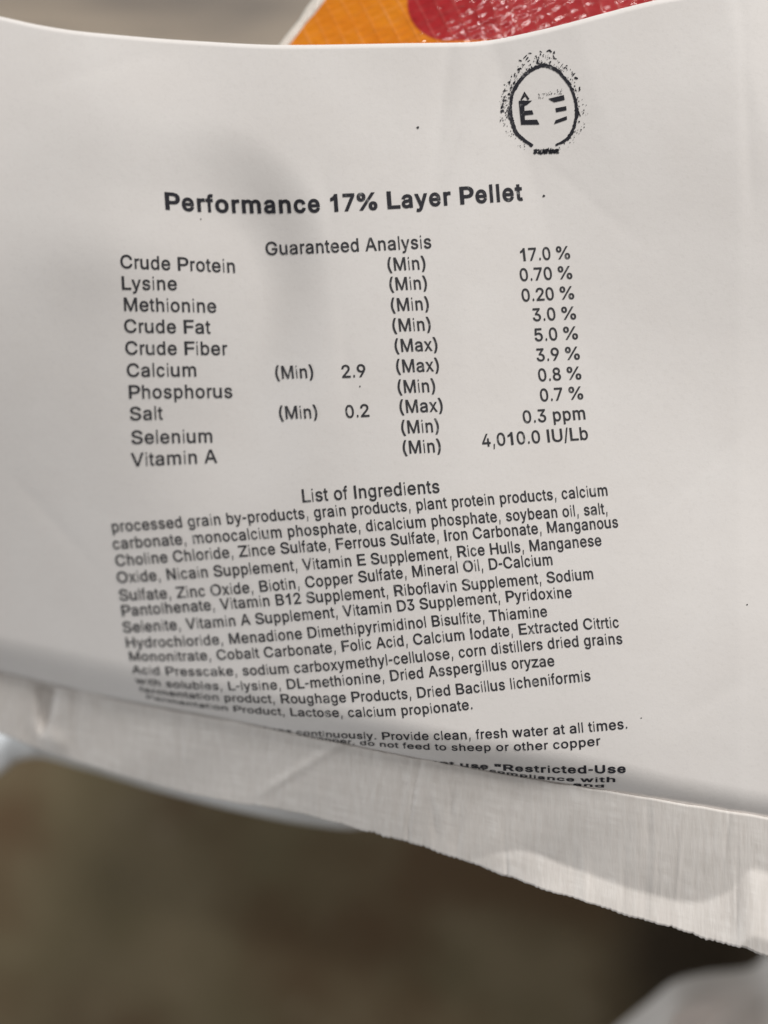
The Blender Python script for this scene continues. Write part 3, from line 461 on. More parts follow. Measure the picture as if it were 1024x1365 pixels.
'a': ([192,-19,220,-11,243,1,261,15,275,31,280,39,264,39,264,-13,350,-13,350,252,346,293,334,326,316,352,293,371,268,384,242,392,217,396,194,397,161,395,129,388,98,375,70,356,46,330,22,283,107,258,118,280,127,292,139,302,154,310,173,316,196,318,217,316,234,310,246,302,255,290,261,276,263,256,263,256,261,249,258,246,249,243,232,240,208,237,176,233,149,229,122,223,96,216,71,204,49,189,32,168,21,141,17,108,22,70,37,37,59,12,89,-7,123,-18,160,-22,151,60,135,64,122,71,112,80,107,91,105,105,107,120,114,131,124,139,139,146,157,152,177,155,188,157,202,158,218,160,234,163,249,166,263,170,276,174,266,171,263,139,260,118,252,100,239,83,222,70,199,61,170,58,264,18,266,170], [53,54,61,61,62,53,52,53,62,62,63,52,51,52,63,63,64,51,50,51,64,49,50,64,64,65,49,48,49,65,65,47,48,22,23,24,24,25,22,69,70,43,0,84,57,58,57,84,57,58,56,59,56,58,45,67,68,44,45,68,68,69,44,69,43,44,28,29,19,29,18,19,56,59,55,59,60,55,54,55,60,61,54,60,47,65,66,46,47,66,66,67,46,67,45,46,22,25,26,21,22,26,26,27,21,20,21,27,27,28,20,28,19,20,42,71,72,31,16,30,17,30,16,41,73,74,83,1,2,82,83,2,42,72,73,73,41,42,32,15,31,16,31,15,5,4,8,8,9,76,8,4,7,6,3,85,4,5,6,5,8,79,8,76,79,78,79,76,38,39,76,76,9,38,37,38,9,36,37,9,9,10,36,35,36,10,10,11,35,3,6,2,82,2,6,81,82,6,80,81,6,6,5,80,5,79,80,75,77,74,41,74,77,40,41,77,77,76,40,76,39,40,35,11,34,11,12,34,33,34,12,12,13,33,32,33,13,13,14,32,15,32,14,1,83,0,84,0,83,43,70,71,71,42,43,30,17,29,18,29,17,4,6,85,7,4,85,77,75,86,76,77,86,78,76,86]),
'b': ([278,-15,321,5,356,37,382,79,398,130,403,189,398,247,382,298,355,340,320,372,277,391,229,398,194,394,166,384,144,370,128,354,116,339,111,332,127,332,127,522,40,522,40,-13,125,-13,125,46,111,46,116,38,128,23,144,6,167,-8,195,-18,230,-21,192,64,169,75,151,94,137,120,129,152,126,189,129,227,137,258,151,283,169,301,192,313,220,317,249,313,272,301,290,282,304,256,312,225,315,189,312,153,304,121,290,95,272,76,249,64,220,60,127,353,125,27], [24,21,25,20,21,17,17,16,20,25,21,22,24,25,23,17,21,36,16,17,18,18,15,55,28,31,27,31,32,27,40,41,14,41,13,14,23,26,27,27,32,23,32,33,23,24,23,33,33,34,24,34,35,24,21,24,35,36,21,35,17,36,37,37,38,17,38,39,17,18,17,39,39,40,18,40,14,18,15,18,14,30,53,54,30,54,29,12,42,11,43,44,10,53,30,0,0,52,53,11,42,43,43,10,11,3,4,50,49,50,4,4,5,49,48,49,5,47,48,5,5,6,47,46,47,6,6,7,46,52,0,1,1,2,52,51,52,2,2,3,51,3,50,51,46,7,45,7,8,45,44,45,8,8,9,44,10,44,9,31,28,29,29,54,31,42,12,41,13,41,12,16,18,55,20,16,55,19,20,55,25,22,56,23,25,56,26,23,56]),
'c': ([237,-19,264,-13,290,-3,314,11,334,28,352,49,366,72,380,112,296,133,287,108,281,96,273,85,263,76,252,69,239,64,224,61,208,59,177,64,153,76,134,96,121,122,112,153,109,187,112,222,121,254,134,280,153,300,177,312,208,317,224,316,238,312,251,307,262,300,272,292,280,282,286,271,295,246,379,268,364,306,350,330,333,350,312,367,289,380,264,390,236,396,207,397,155,391,110,371,72,339,44,297,27,246,21,187,27,130,44,79,72,37,110,5,155,-15,207,-21], [52,53,20,20,21,52,51,52,21,21,22,51,22,23,51,50,51,23,23,24,50,49,50,24,16,57,15,45,27,28,28,29,45,29,44,45,17,56,57,57,16,17,27,45,46,56,17,55,17,18,55,54,55,18,18,19,54,53,54,19,20,53,19,49,24,25,48,49,25,25,26,48,47,48,26,26,27,47,27,46,47,14,0,1,13,14,1,30,31,43,5,6,9,8,9,6,6,7,8,37,38,36,13,1,2,12,13,2,2,3,12,11,12,3,3,4,11,10,11,4,4,5,10,5,9,10,36,38,35,38,39,35,34,35,39,39,40,34,33,34,40,40,41,33,32,33,41,41,42,32,31,32,42,43,31,42,15,57,0,0,14,15,44,29,30,30,43,44]),
'd': ([230,-18,258,-8,280,6,297,23,309,38,314,46,300,46,300,-13,385,-13,385,522,298,522,298,332,313,332,309,339,297,354,281,370,259,384,231,394,195,398,147,391,105,372,69,340,43,298,26,247,21,189,26,130,43,79,69,37,104,5,147,-15,195,-21,176,64,153,76,134,95,121,121,112,153,109,189,112,225,121,256,134,282,152,301,176,313,205,317,233,313,256,301,274,283,287,258,296,227,299,189,296,152,287,120,274,94,255,75,232,64,205,60,300,27,298,354], [24,25,35,35,36,24,36,37,24,23,24,37,37,38,23,22,23,38,0,54,30,31,30,54,42,18,41,30,31,29,32,29,31,19,40,41,41,18,19,29,32,28,27,28,32,32,33,27,26,27,33,33,34,26,25,26,34,35,25,34,22,38,39,21,22,39,39,40,21,20,21,40,40,19,20,17,43,16,53,1,2,52,53,2,43,44,15,16,43,15,8,9,12,8,5,4,6,4,5,12,9,13,8,4,7,3,55,6,8,12,48,47,48,12,12,13,11,3,6,2,52,2,6,51,52,6,6,5,51,50,51,5,49,50,5,5,8,49,8,48,49,47,12,46,45,46,12,12,11,45,44,45,11,15,44,11,11,14,15,1,53,0,54,0,53,43,17,42,18,42,17,4,6,55,7,4,55,13,9,10,10,56,13,11,13,56,14,11,56]),
'e': ([252,-18,287,-8,319,9,345,30,365,57,383,100,298,121,286,94,276,82,264,72,249,65,232,61,213,59,183,63,158,73,138,89,122,112,112,141,109,178,109,210,112,238,121,264,135,286,154,302,177,313,205,317,233,313,255,303,273,286,286,263,294,235,301,183,358,227,62,234,62,156,384,156,384,194,380,244,369,286,352,322,328,350,301,372,270,386,238,395,205,398,153,391,108,370,71,338,43,295,27,244,21,187,27,129,44,79,72,37,110,5,157,-15,212,-21,295,228,111,233,111,156], [52,34,51,50,51,34,34,33,50,49,50,33,33,48,49,18,19,34,33,34,19,58,20,33,56,13,55,14,55,13,25,44,24,45,23,24,24,44,45,55,14,54,14,15,54,53,54,15,15,16,53,52,53,16,34,52,16,16,17,34,34,17,59,33,20,21,48,33,21,47,48,21,21,22,47,46,47,22,22,23,46,23,45,46,0,10,11,10,0,1,1,9,10,26,27,42,43,26,42,36,37,32,38,32,37,4,5,6,35,36,31,36,32,31,30,57,32,9,1,2,8,9,2,2,3,8,7,8,3,3,4,7,4,6,7,30,32,29,32,38,29,38,39,29,28,29,39,39,40,28,27,28,40,40,41,27,42,27,41,0,11,56,11,12,56,13,56,12,19,18,31,26,43,25,44,25,43,31,32,57,19,31,57,58,19,57,33,19,58,18,34,59,31,18,59,35,31,59]),
'f': ([-7,392,-7,314,241,314,241,392,155,-13,155,418,157,438,164,451,175,458,195,461,205,460,212,459,218,458,236,452,259,529,238,536,225,540,208,542,187,543,158,540,130,531,105,515,85,493,72,465,68,432,68,-13,155,314,155,392,68,392,68,314], [20,21,7,5,6,24,23,24,6,22,23,6,6,7,22,7,21,22,18,8,9,10,17,9,18,9,17,12,13,14,14,15,12,12,15,11,15,16,11,10,11,16,17,10,16,20,7,8,19,20,8,8,18,19,2,3,27,0,1,29,26,2,27,27,5,28,5,24,28,26,27,28,29,26,28,28,0,29,4,26,29,25,4,29]),
'g': ([253,-160,296,-148,332,-127,361,-97,380,-57,385,-10,385,392,300,392,300,332,315,332,310,339,298,355,281,371,259,385,231,394,196,398,148,391,105,372,70,340,43,299,27,249,21,191,27,133,43,84,70,45,106,15,148,-2,195,-8,230,-5,258,4,280,17,296,33,308,48,313,55,298,55,298,-5,292,-41,274,-65,245,-79,207,-84,180,-82,159,-76,143,-67,131,-57,121,-45,105,-24,32,-65,54,-99,74,-120,99,-138,130,-152,166,-161,207,-164,176,76,153,87,134,104,121,128,112,157,109,193,112,227,121,257,134,282,153,301,176,313,205,317,233,313,256,302,274,283,288,259,296,228,299,193,296,156,288,126,274,103,256,86,233,76,205,72,300,352,298,35], [44,45,47,46,47,45,21,22,57,57,58,21,58,59,21,20,21,59,59,60,20,19,20,60,41,51,40,27,76,53,64,15,63,51,41,50,42,50,41,27,53,26,54,26,53,62,63,16,63,15,16,50,42,49,48,49,42,42,43,48,47,48,43,44,47,43,26,54,25,24,25,54,54,55,24,23,24,55,55,56,23,22,23,56,57,22,56,19,60,61,18,19,61,61,62,18,17,18,62,62,16,17,39,52,0,0,38,39,75,28,29,29,30,75,30,74,75,65,66,12,12,13,65,14,65,13,33,32,5,10,9,6,7,10,6,3,4,36,35,36,4,4,5,35,5,32,35,34,31,78,32,33,34,33,5,71,70,71,5,5,6,70,69,70,6,6,9,69,9,10,8,38,0,1,37,38,1,1,2,37,2,3,37,3,36,37,31,34,30,74,30,34,73,74,34,34,33,73,72,73,33,33,71,72,69,9,68,67,68,9,9,8,67,66,67,8,12,66,8,8,11,12,40,51,52,52,39,40,76,27,28,28,75,76,65,14,64,15,64,14,10,7,77,8,10,77,11,8,77,32,34,78,35,32,78]),
'h': ([130,254,138,276,151,294,167,306,187,313,210,316,241,311,263,295,278,270,283,234,283,-13,370,-13,370,241,366,287,352,327,331,358,302,380,267,393,227,398,183,391,144,373,113,340,85,276,127,274,127,522,40,522,40,-13,127,-13,127,226,127,354], [25,26,22,27,28,26,22,26,28,23,21,22,25,22,21,22,28,0,23,22,0,0,1,23,1,2,23,3,20,29,18,5,6,6,17,18,9,10,11,11,12,9,9,12,8,12,13,8,13,14,8,7,8,14,14,15,7,15,16,7,6,7,16,17,6,16,20,3,4,19,20,4,4,5,19,5,18,19,21,23,29,23,2,29,2,3,29,25,21,29,24,25,29]),
'i': ([130,-13,130,382,36,382,36,-13,106,443,125,453,138,467,143,483,138,500,125,514,106,523,84,526,61,523,42,514,29,500,25,483,29,467,42,453,61,443,84,440], [14,15,16,12,18,19,18,12,17,13,17,12,14,16,17,17,13,14,10,5,9,5,10,4,8,6,7,6,8,5,9,5,8,0,1,3,2,3,1,4,10,19,10,11,19,12,19,11]),
'j': ([40,-28,37,-50,30,-63,20,-71,1,-74,-23,-74,-23,-156,4,-156,40,-152,71,-141,96,-122,113,-96,124,-65,127,-31,127,382,40,382,105,443,123,453,135,467,139,483,135,500,123,514,105,523,83,526,62,523,44,514,32,500,28,483,32,467,44,453,62,443,83,440], [7,4,6,5,6,4,4,7,3,3,7,8,26,27,28,28,29,26,29,25,26,31,23,24,16,22,31,23,31,22,19,20,18,18,20,17,21,17,20,22,16,17,17,21,22,3,8,9,2,3,9,9,10,2,10,11,2,1,2,11,11,12,1,0,1,12,12,13,0,13,14,0,15,0,14,31,24,30,29,30,24,25,29,24]),
'k': ([182,186,189,186,379,387,279,392,115,225,97,225,102,117,127,-13,127,522,40,522,40,-13,391,-9,192,248,130,187,288,-13,127,139,127,237,217,216,151,160], [9,10,5,7,6,10,5,10,6,4,8,5,9,5,8,1,12,0,14,11,1,17,2,12,2,3,12,15,18,13,6,7,15,5,6,15,16,4,15,4,5,15,12,3,16,16,15,13,16,13,12,8,4,16,1,11,17,12,1,17,13,0,12,0,13,18,1,0,18,14,1,18]),
'l': ([39,-13,131,-13,131,533,39,533], [3,0,1,1,2,3]),
'm': ([127,-13,127,237,129,263,137,283,149,298,164,309,181,315,199,317,224,313,244,301,257,283,261,259,261,-13,348,-13,348,246,351,267,357,284,367,298,381,308,398,315,418,317,443,314,464,303,478,284,483,253,483,-13,570,-13,570,256,566,299,552,335,531,363,503,383,471,395,437,399,405,396,375,387,349,372,327,352,310,327,295,283,338,282,320,338,296,370,262,392,220,399,192,396,167,388,143,374,122,354,106,329,91,283,125,282,125,392,40,392,40,-13,319,340,125,357], [53,54,50,53,50,49,49,48,53,48,52,53,2,3,51,3,4,51,0,1,54,50,54,1,1,2,50,2,51,50,49,50,51,47,56,5,8,44,7,45,7,44,46,6,7,7,45,46,11,39,10,9,10,39,9,42,8,42,43,8,44,8,43,5,6,47,6,46,47,41,38,40,19,34,35,40,14,15,15,16,40,16,17,40,41,40,17,17,18,41,37,41,18,36,37,18,18,19,36,19,35,36,33,20,21,33,21,32,26,27,24,27,28,24,26,24,25,24,28,23,28,29,23,22,23,29,29,30,22,30,31,22,21,22,31,32,21,31,34,19,20,20,33,34,13,14,12,11,12,14,39,11,14,14,40,39,40,38,39,9,39,38,42,9,38,41,37,55,38,41,55,42,38,55,48,49,51,56,48,51,51,4,56,4,5,56,52,48,56]),
'n': ([130,254,138,276,151,294,167,306,187,313,210,316,241,311,263,295,278,270,283,234,283,-13,370,-13,370,241,366,287,352,327,330,358,301,380,267,393,227,398,183,391,144,373,113,340,85,276,125,274,125,392,40,392,40,-13,127,-13,127,226,125,352], [25,26,22,23,21,22,25,22,21,21,24,25,26,27,28,22,26,28,28,0,22,23,22,0,0,1,23,1,2,23,3,20,29,18,5,6,6,17,18,9,10,11,11,12,9,9,12,8,12,13,8,13,14,8,7,8,14,14,15,7,15,16,7,6,7,16,17,6,16,20,3,4,19,20,4,4,5,19,5,18,19,21,23,29,23,2,29,2,3,29,24,21,29]),
'o': ([260,-15,306,5,343,37,371,79,388,130,394,187,388,246,371,297,343,339,306,371,260,391,207,398,155,391,110,371,72,339,44,297,27,246,21,187,27,130,44,79,72,37,110,5,155,-15,207,-21,177,64,153,76,134,96,121,122,112,153,109,187,112,222,121,254,134,280,153,300,177,312,207,317,238,312,262,300,281,280,295,253,303,222,306,187,303,153,295,122,281,96,262,76,238,64,207,60], [17,18,28,28,29,17,29,30,17,16,17,30,24,22,23,34,11,12,22,24,21,24,25,21,20,21,25,25,26,20,19,20,26,26,27,19,18,19,27,28,18,27,16,30,31,15,16,31,31,32,15,14,15,32,32,33,14,13,14,33,33,34,13,34,12,13,4,5,42,41,42,5,40,41,5,5,6,40,46,0,1,45,46,1,1,2,45,44,45,2,2,3,44,43,44,3,3,4,43,4,42,43,40,6,39,6,7,39,38,39,7,7,8,38,37,38,8,8,9,37,36,37,9,10,36,9,0,46,23,46,47,23,24,23,47,11,34,35,35,36,11,36,10,11]),
'p': ([127,-156,127,46,111,46,116,38,128,23,145,6,167,-8,195,-18,230,-21,278,-15,321,5,356,37,382,79,398,130,403,189,398,247,382,298,355,340,320,372,277,391,229,398,194,394,166,384,144,370,128,354,116,339,111,332,125,332,125,392,40,392,40,-156,192,64,169,75,151,94,137,120,129,152,126,189,129,227,137,258,151,283,169,301,192,313,220,317,249,313,272,301,290,282,304,256,312,225,315,189,312,153,304,121,290,95,272,76,249,64,220,60,127,25,125,351], [29,30,2,2,30,3,26,25,29,2,3,1,29,2,36,25,26,27,27,24,56,29,25,28,6,31,5,31,32,5,40,41,23,41,22,23,1,4,5,5,32,1,32,33,1,2,1,33,33,34,2,34,35,2,36,2,35,29,36,37,26,29,37,37,38,26,38,39,26,27,26,39,39,40,27,40,23,27,24,27,23,8,53,54,8,54,7,21,42,20,43,44,19,53,8,9,9,52,53,20,42,43,43,19,20,12,13,50,49,50,13,13,14,49,48,49,14,47,48,14,14,15,47,46,47,15,15,16,46,52,9,10,10,11,52,51,52,11,11,12,51,12,50,51,46,16,45,16,17,45,44,45,17,17,18,44,19,44,18,31,6,7,7,54,31,42,21,41,22,41,21,3,30,0,0,55,3,1,3,55,4,1,55,25,27,56,28,25,56]),
'q': ([385,392,300,392,300,332,314,332,309,339,297,354,281,370,259,384,231,394,195,398,147,391,105,372,69,340,43,298,26,247,21,189,26,130,43,79,69,37,104,5,147,-15,195,-21,230,-18,258,-8,280,6,297,23,309,38,313,46,298,46,298,-156,385,-156,176,64,153,76,134,95,121,121,112,153,109,189,112,225,121,256,134,282,152,301,176,313,205,317,233,313,256,301,274,283,287,258,296,227,299,189,296,152,287,120,274,94,255,75,232,64,205,60,300,351,298,24], [15,16,35,35,36,15,36,37,15,14,15,37,37,38,14,13,14,38,22,54,21,31,21,54,42,9,41,21,31,20,32,20,31,10,40,41,41,9,10,20,32,19,18,19,32,32,33,18,17,18,33,33,34,17,16,17,34,35,16,34,13,38,39,12,13,39,39,40,12,11,12,40,40,10,11,8,43,7,53,23,24,52,53,24,43,44,6,7,43,6,30,0,27,30,27,26,3,0,4,1,4,0,28,25,56,26,27,28,27,0,48,47,48,0,0,3,47,3,4,2,25,28,24,52,24,28,51,52,28,28,27,51,50,51,27,49,50,27,27,48,49,47,3,46,45,46,3,3,2,45,44,45,2,6,44,2,2,5,6,23,53,22,54,22,53,43,8,42,9,42,8,4,1,55,2,4,55,5,2,55,26,28,56,30,26,56,29,30,56]),
'r': ([127,-13,127,236,129,259,137,277,149,292,165,303,185,310,207,313,218,312,228,311,237,310,256,307,256,396,238,397,230,397,221,398,212,398,177,393,145,378,120,355,108,334,125,334,125,392,40,392,40,-13,125,360], [21,19,20,23,20,19,19,22,23,0,1,24,23,24,1,20,23,1,1,2,20,2,3,20,21,20,3,3,4,21,21,18,25,16,7,8,17,6,7,7,16,17,11,12,10,13,10,12,10,13,9,14,9,13,9,14,8,14,15,8,16,8,15,21,4,5,5,6,21,18,21,6,6,17,18,19,21,25,22,19,25]),
's': ([226,-17,265,-6,298,14,323,39,339,71,344,107,337,147,316,181,281,205,233,222,175,235,149,244,133,253,125,264,122,277,126,293,139,306,160,316,187,319,215,316,234,305,247,290,261,262,342,280,325,322,309,348,287,369,259,385,226,394,187,397,146,394,110,382,79,364,54,339,39,309,34,274,41,233,63,199,98,174,146,158,209,142,231,135,245,126,252,116,255,103,250,87,237,73,213,62,181,58,153,62,132,71,116,87,102,121,19,104,33,58,52,29,77,7,107,-9,143,-18,182,-21], [56,51,55,54,55,51,51,52,54,53,54,52,11,39,10,59,48,58,48,49,58,58,49,57,49,50,57,56,57,50,51,56,50,39,11,38,11,12,38,37,38,12,12,13,37,36,37,13,35,36,13,13,14,35,34,35,14,14,15,34,33,34,15,32,33,15,15,16,32,31,32,16,16,17,31,17,30,31,19,28,18,29,18,28,41,9,40,4,5,44,23,24,22,47,0,1,46,47,1,1,2,46,45,46,2,2,3,45,3,4,45,4,44,45,44,5,43,5,6,43,6,7,43,42,43,7,7,8,42,41,42,8,9,41,8,22,24,21,24,25,21,20,21,25,25,26,20,26,27,20,19,20,27,28,19,27,48,59,0,0,47,48,10,39,40,40,9,10,30,17,18,18,29,30]),
't': ([-7,392,-7,314,217,314,217,392,52,92,59,47,83,12,120,-10,168,-17,181,-17,193,-16,206,-14,228,-8,212,68,192,65,184,64,176,63,171,63,154,65,146,70,141,80,139,98,139,484,52,484,139,314,139,392,52,392,52,314], [18,19,7,7,19,6,5,6,19,19,20,5,4,5,20,20,21,4,17,8,9,16,17,9,16,9,10,15,16,10,10,11,15,14,15,11,11,12,14,12,13,14,18,7,8,8,17,18,2,3,25,0,1,27,24,2,25,25,22,26,22,23,26,24,25,26,27,24,26,26,0,27,21,24,27,4,21,27]),
'u': ([226,-12,265,6,297,39,325,103,285,105,285,-13,370,-13,370,392,283,392,283,153,280,125,272,103,259,86,243,73,223,66,200,63,169,69,147,84,132,109,127,145,127,392,40,392,40,138,44,92,57,53,79,22,108,-1,143,-14,182,-18,285,27], [21,22,19,28,15,16,28,16,27,27,16,26,16,17,26,25,26,17,24,25,17,17,18,24,23,24,18,22,23,18,19,22,18,21,19,20,14,0,1,13,14,1,3,2,6,6,7,3,6,2,5,2,3,4,3,7,9,8,9,7,13,1,29,11,12,4,10,11,4,4,3,10,3,9,10,15,28,0,0,14,15,2,4,29,4,12,29,12,13,29,5,2,29]),
'v': ([235,-13,389,391,296,392,212,159,200,125,190,90,181,57,167,8,222,8,209,57,199,90,189,125,178,159,93,392,0,391,154,-13,195,106], [12,6,5,5,11,12,15,7,6,6,12,15,14,15,12,13,14,12,9,3,10,4,10,3,8,0,9,3,9,0,0,1,3,1,2,3,7,15,0,0,8,7,6,7,8,8,9,6,5,6,9,9,10,5,10,4,16,5,10,16,11,5,16]),
'w': ([209,-13,260,168,268,194,275,221,282,249,289,277,296,306,307,351,260,350,271,306,278,277,285,249,292,222,299,195,306,168,359,-13,439,-13,561,392,470,392,421,217,411,179,400,138,389,93,375,28,418,28,405,94,394,139,384,180,374,217,326,392,242,392,194,217,183,179,173,138,162,93,149,28,191,28,177,94,166,140,156,181,146,217,97,392,6,392,128,-13,284,254,397,126,170,125], [43,40,42,41,42,40,39,34,38,37,33,46,43,35,34,34,39,43,40,43,39,1,2,31,2,3,31,3,4,31,4,10,31,10,9,31,8,31,9,35,43,0,0,36,35,34,35,36,37,34,36,36,1,37,33,37,1,32,33,1,1,31,32,14,28,13,12,13,28,11,12,28,5,11,28,6,5,28,28,7,6,25,21,45,19,20,16,16,17,19,17,18,19,25,22,24,24,16,25,16,20,25,21,25,20,16,24,15,23,15,24,24,22,23,14,23,22,22,26,14,26,27,14,28,14,27,9,10,5,5,6,9,8,9,6,6,7,8,30,8,7,7,29,30,36,0,1,10,4,44,5,10,44,11,5,44,15,23,14,22,25,45,26,22,45,29,7,28,8,30,31,34,37,46,38,34,46]),
'x': ([98,-13,159,78,176,105,190,130,202,153,223,192,155,192,175,153,189,130,203,105,220,78,280,-13,376,-10,202,234,202,149,370,389,275,392,222,313,205,285,191,260,178,236,157,196,225,196,204,236,190,260,176,285,158,313,107,392,10,389,177,151,178,238,2,-10,189,129,202,192,202,153,232,192,202,196,213,219,191,259,173,157,177,192,177,196,178,234,147,194], [31,0,1,1,7,39,27,28,26,7,2,8,8,3,29,2,7,1,20,30,42,26,28,43,30,25,26,23,19,38,23,18,19,11,12,10,15,17,23,15,16,17,14,9,10,10,12,35,4,14,34,18,23,17,9,14,3,14,4,3,33,36,41,25,30,24,8,2,32,29,3,4,7,29,39,29,7,8,3,8,32,9,3,32,33,5,36,5,33,34,14,5,34,35,37,22,5,14,35,22,5,35,14,10,35,37,35,23,15,23,35,36,13,41,22,13,36,5,22,36,13,22,37,23,13,37,20,13,38,13,23,38,30,20,38,24,30,38,31,1,39,4,34,29,6,39,40,39,29,40,33,40,34,40,29,34,21,6,40,41,21,40,40,33,41,21,41,42,20,42,13,42,41,13,30,21,42,39,6,43,21,30,43,6,21,43,30,26,43,31,39,43]),
'y': ([51,-153,62,-156,76,-158,92,-158,119,-156,145,-148,167,-134,187,-115,203,-92,216,-63,389,391,296,392,212,159,200,125,190,90,181,57,167,8,222,8,208,57,199,90,189,125,178,159,93,392,0,391,149,-2,138,-31,130,-52,121,-65,111,-72,101,-76,89,-77,73,-75,52,-71,32,-147,195,106], [0,32,33,31,1,2,2,30,31,1,31,0,32,0,31,29,3,4,4,5,29,28,29,5,30,2,3,3,29,30,24,16,15,21,24,15,15,14,21,14,20,21,10,17,9,17,10,12,10,11,12,17,12,18,19,18,12,13,19,12,9,17,16,17,18,16,15,16,18,18,19,15,14,15,19,28,5,6,27,28,6,6,7,27,26,27,7,7,8,26,8,9,26,25,26,9,9,16,25,16,24,25,22,23,21,19,13,34,14,19,34,20,14,34,24,21,23]),
'z': ([352,-13,352,69,139,69,139,56,346,326,346,392,35,392,35,310,241,310,241,324,29,50,29,-13,149,69,230,310], [10,11,3,3,2,10,9,8,4,9,4,5,3,11,0,0,1,3,3,1,12,7,13,9,6,7,9,9,5,6,2,3,12,8,2,12,4,8,12,8,9,13,2,8,13,10,2,13]),
}
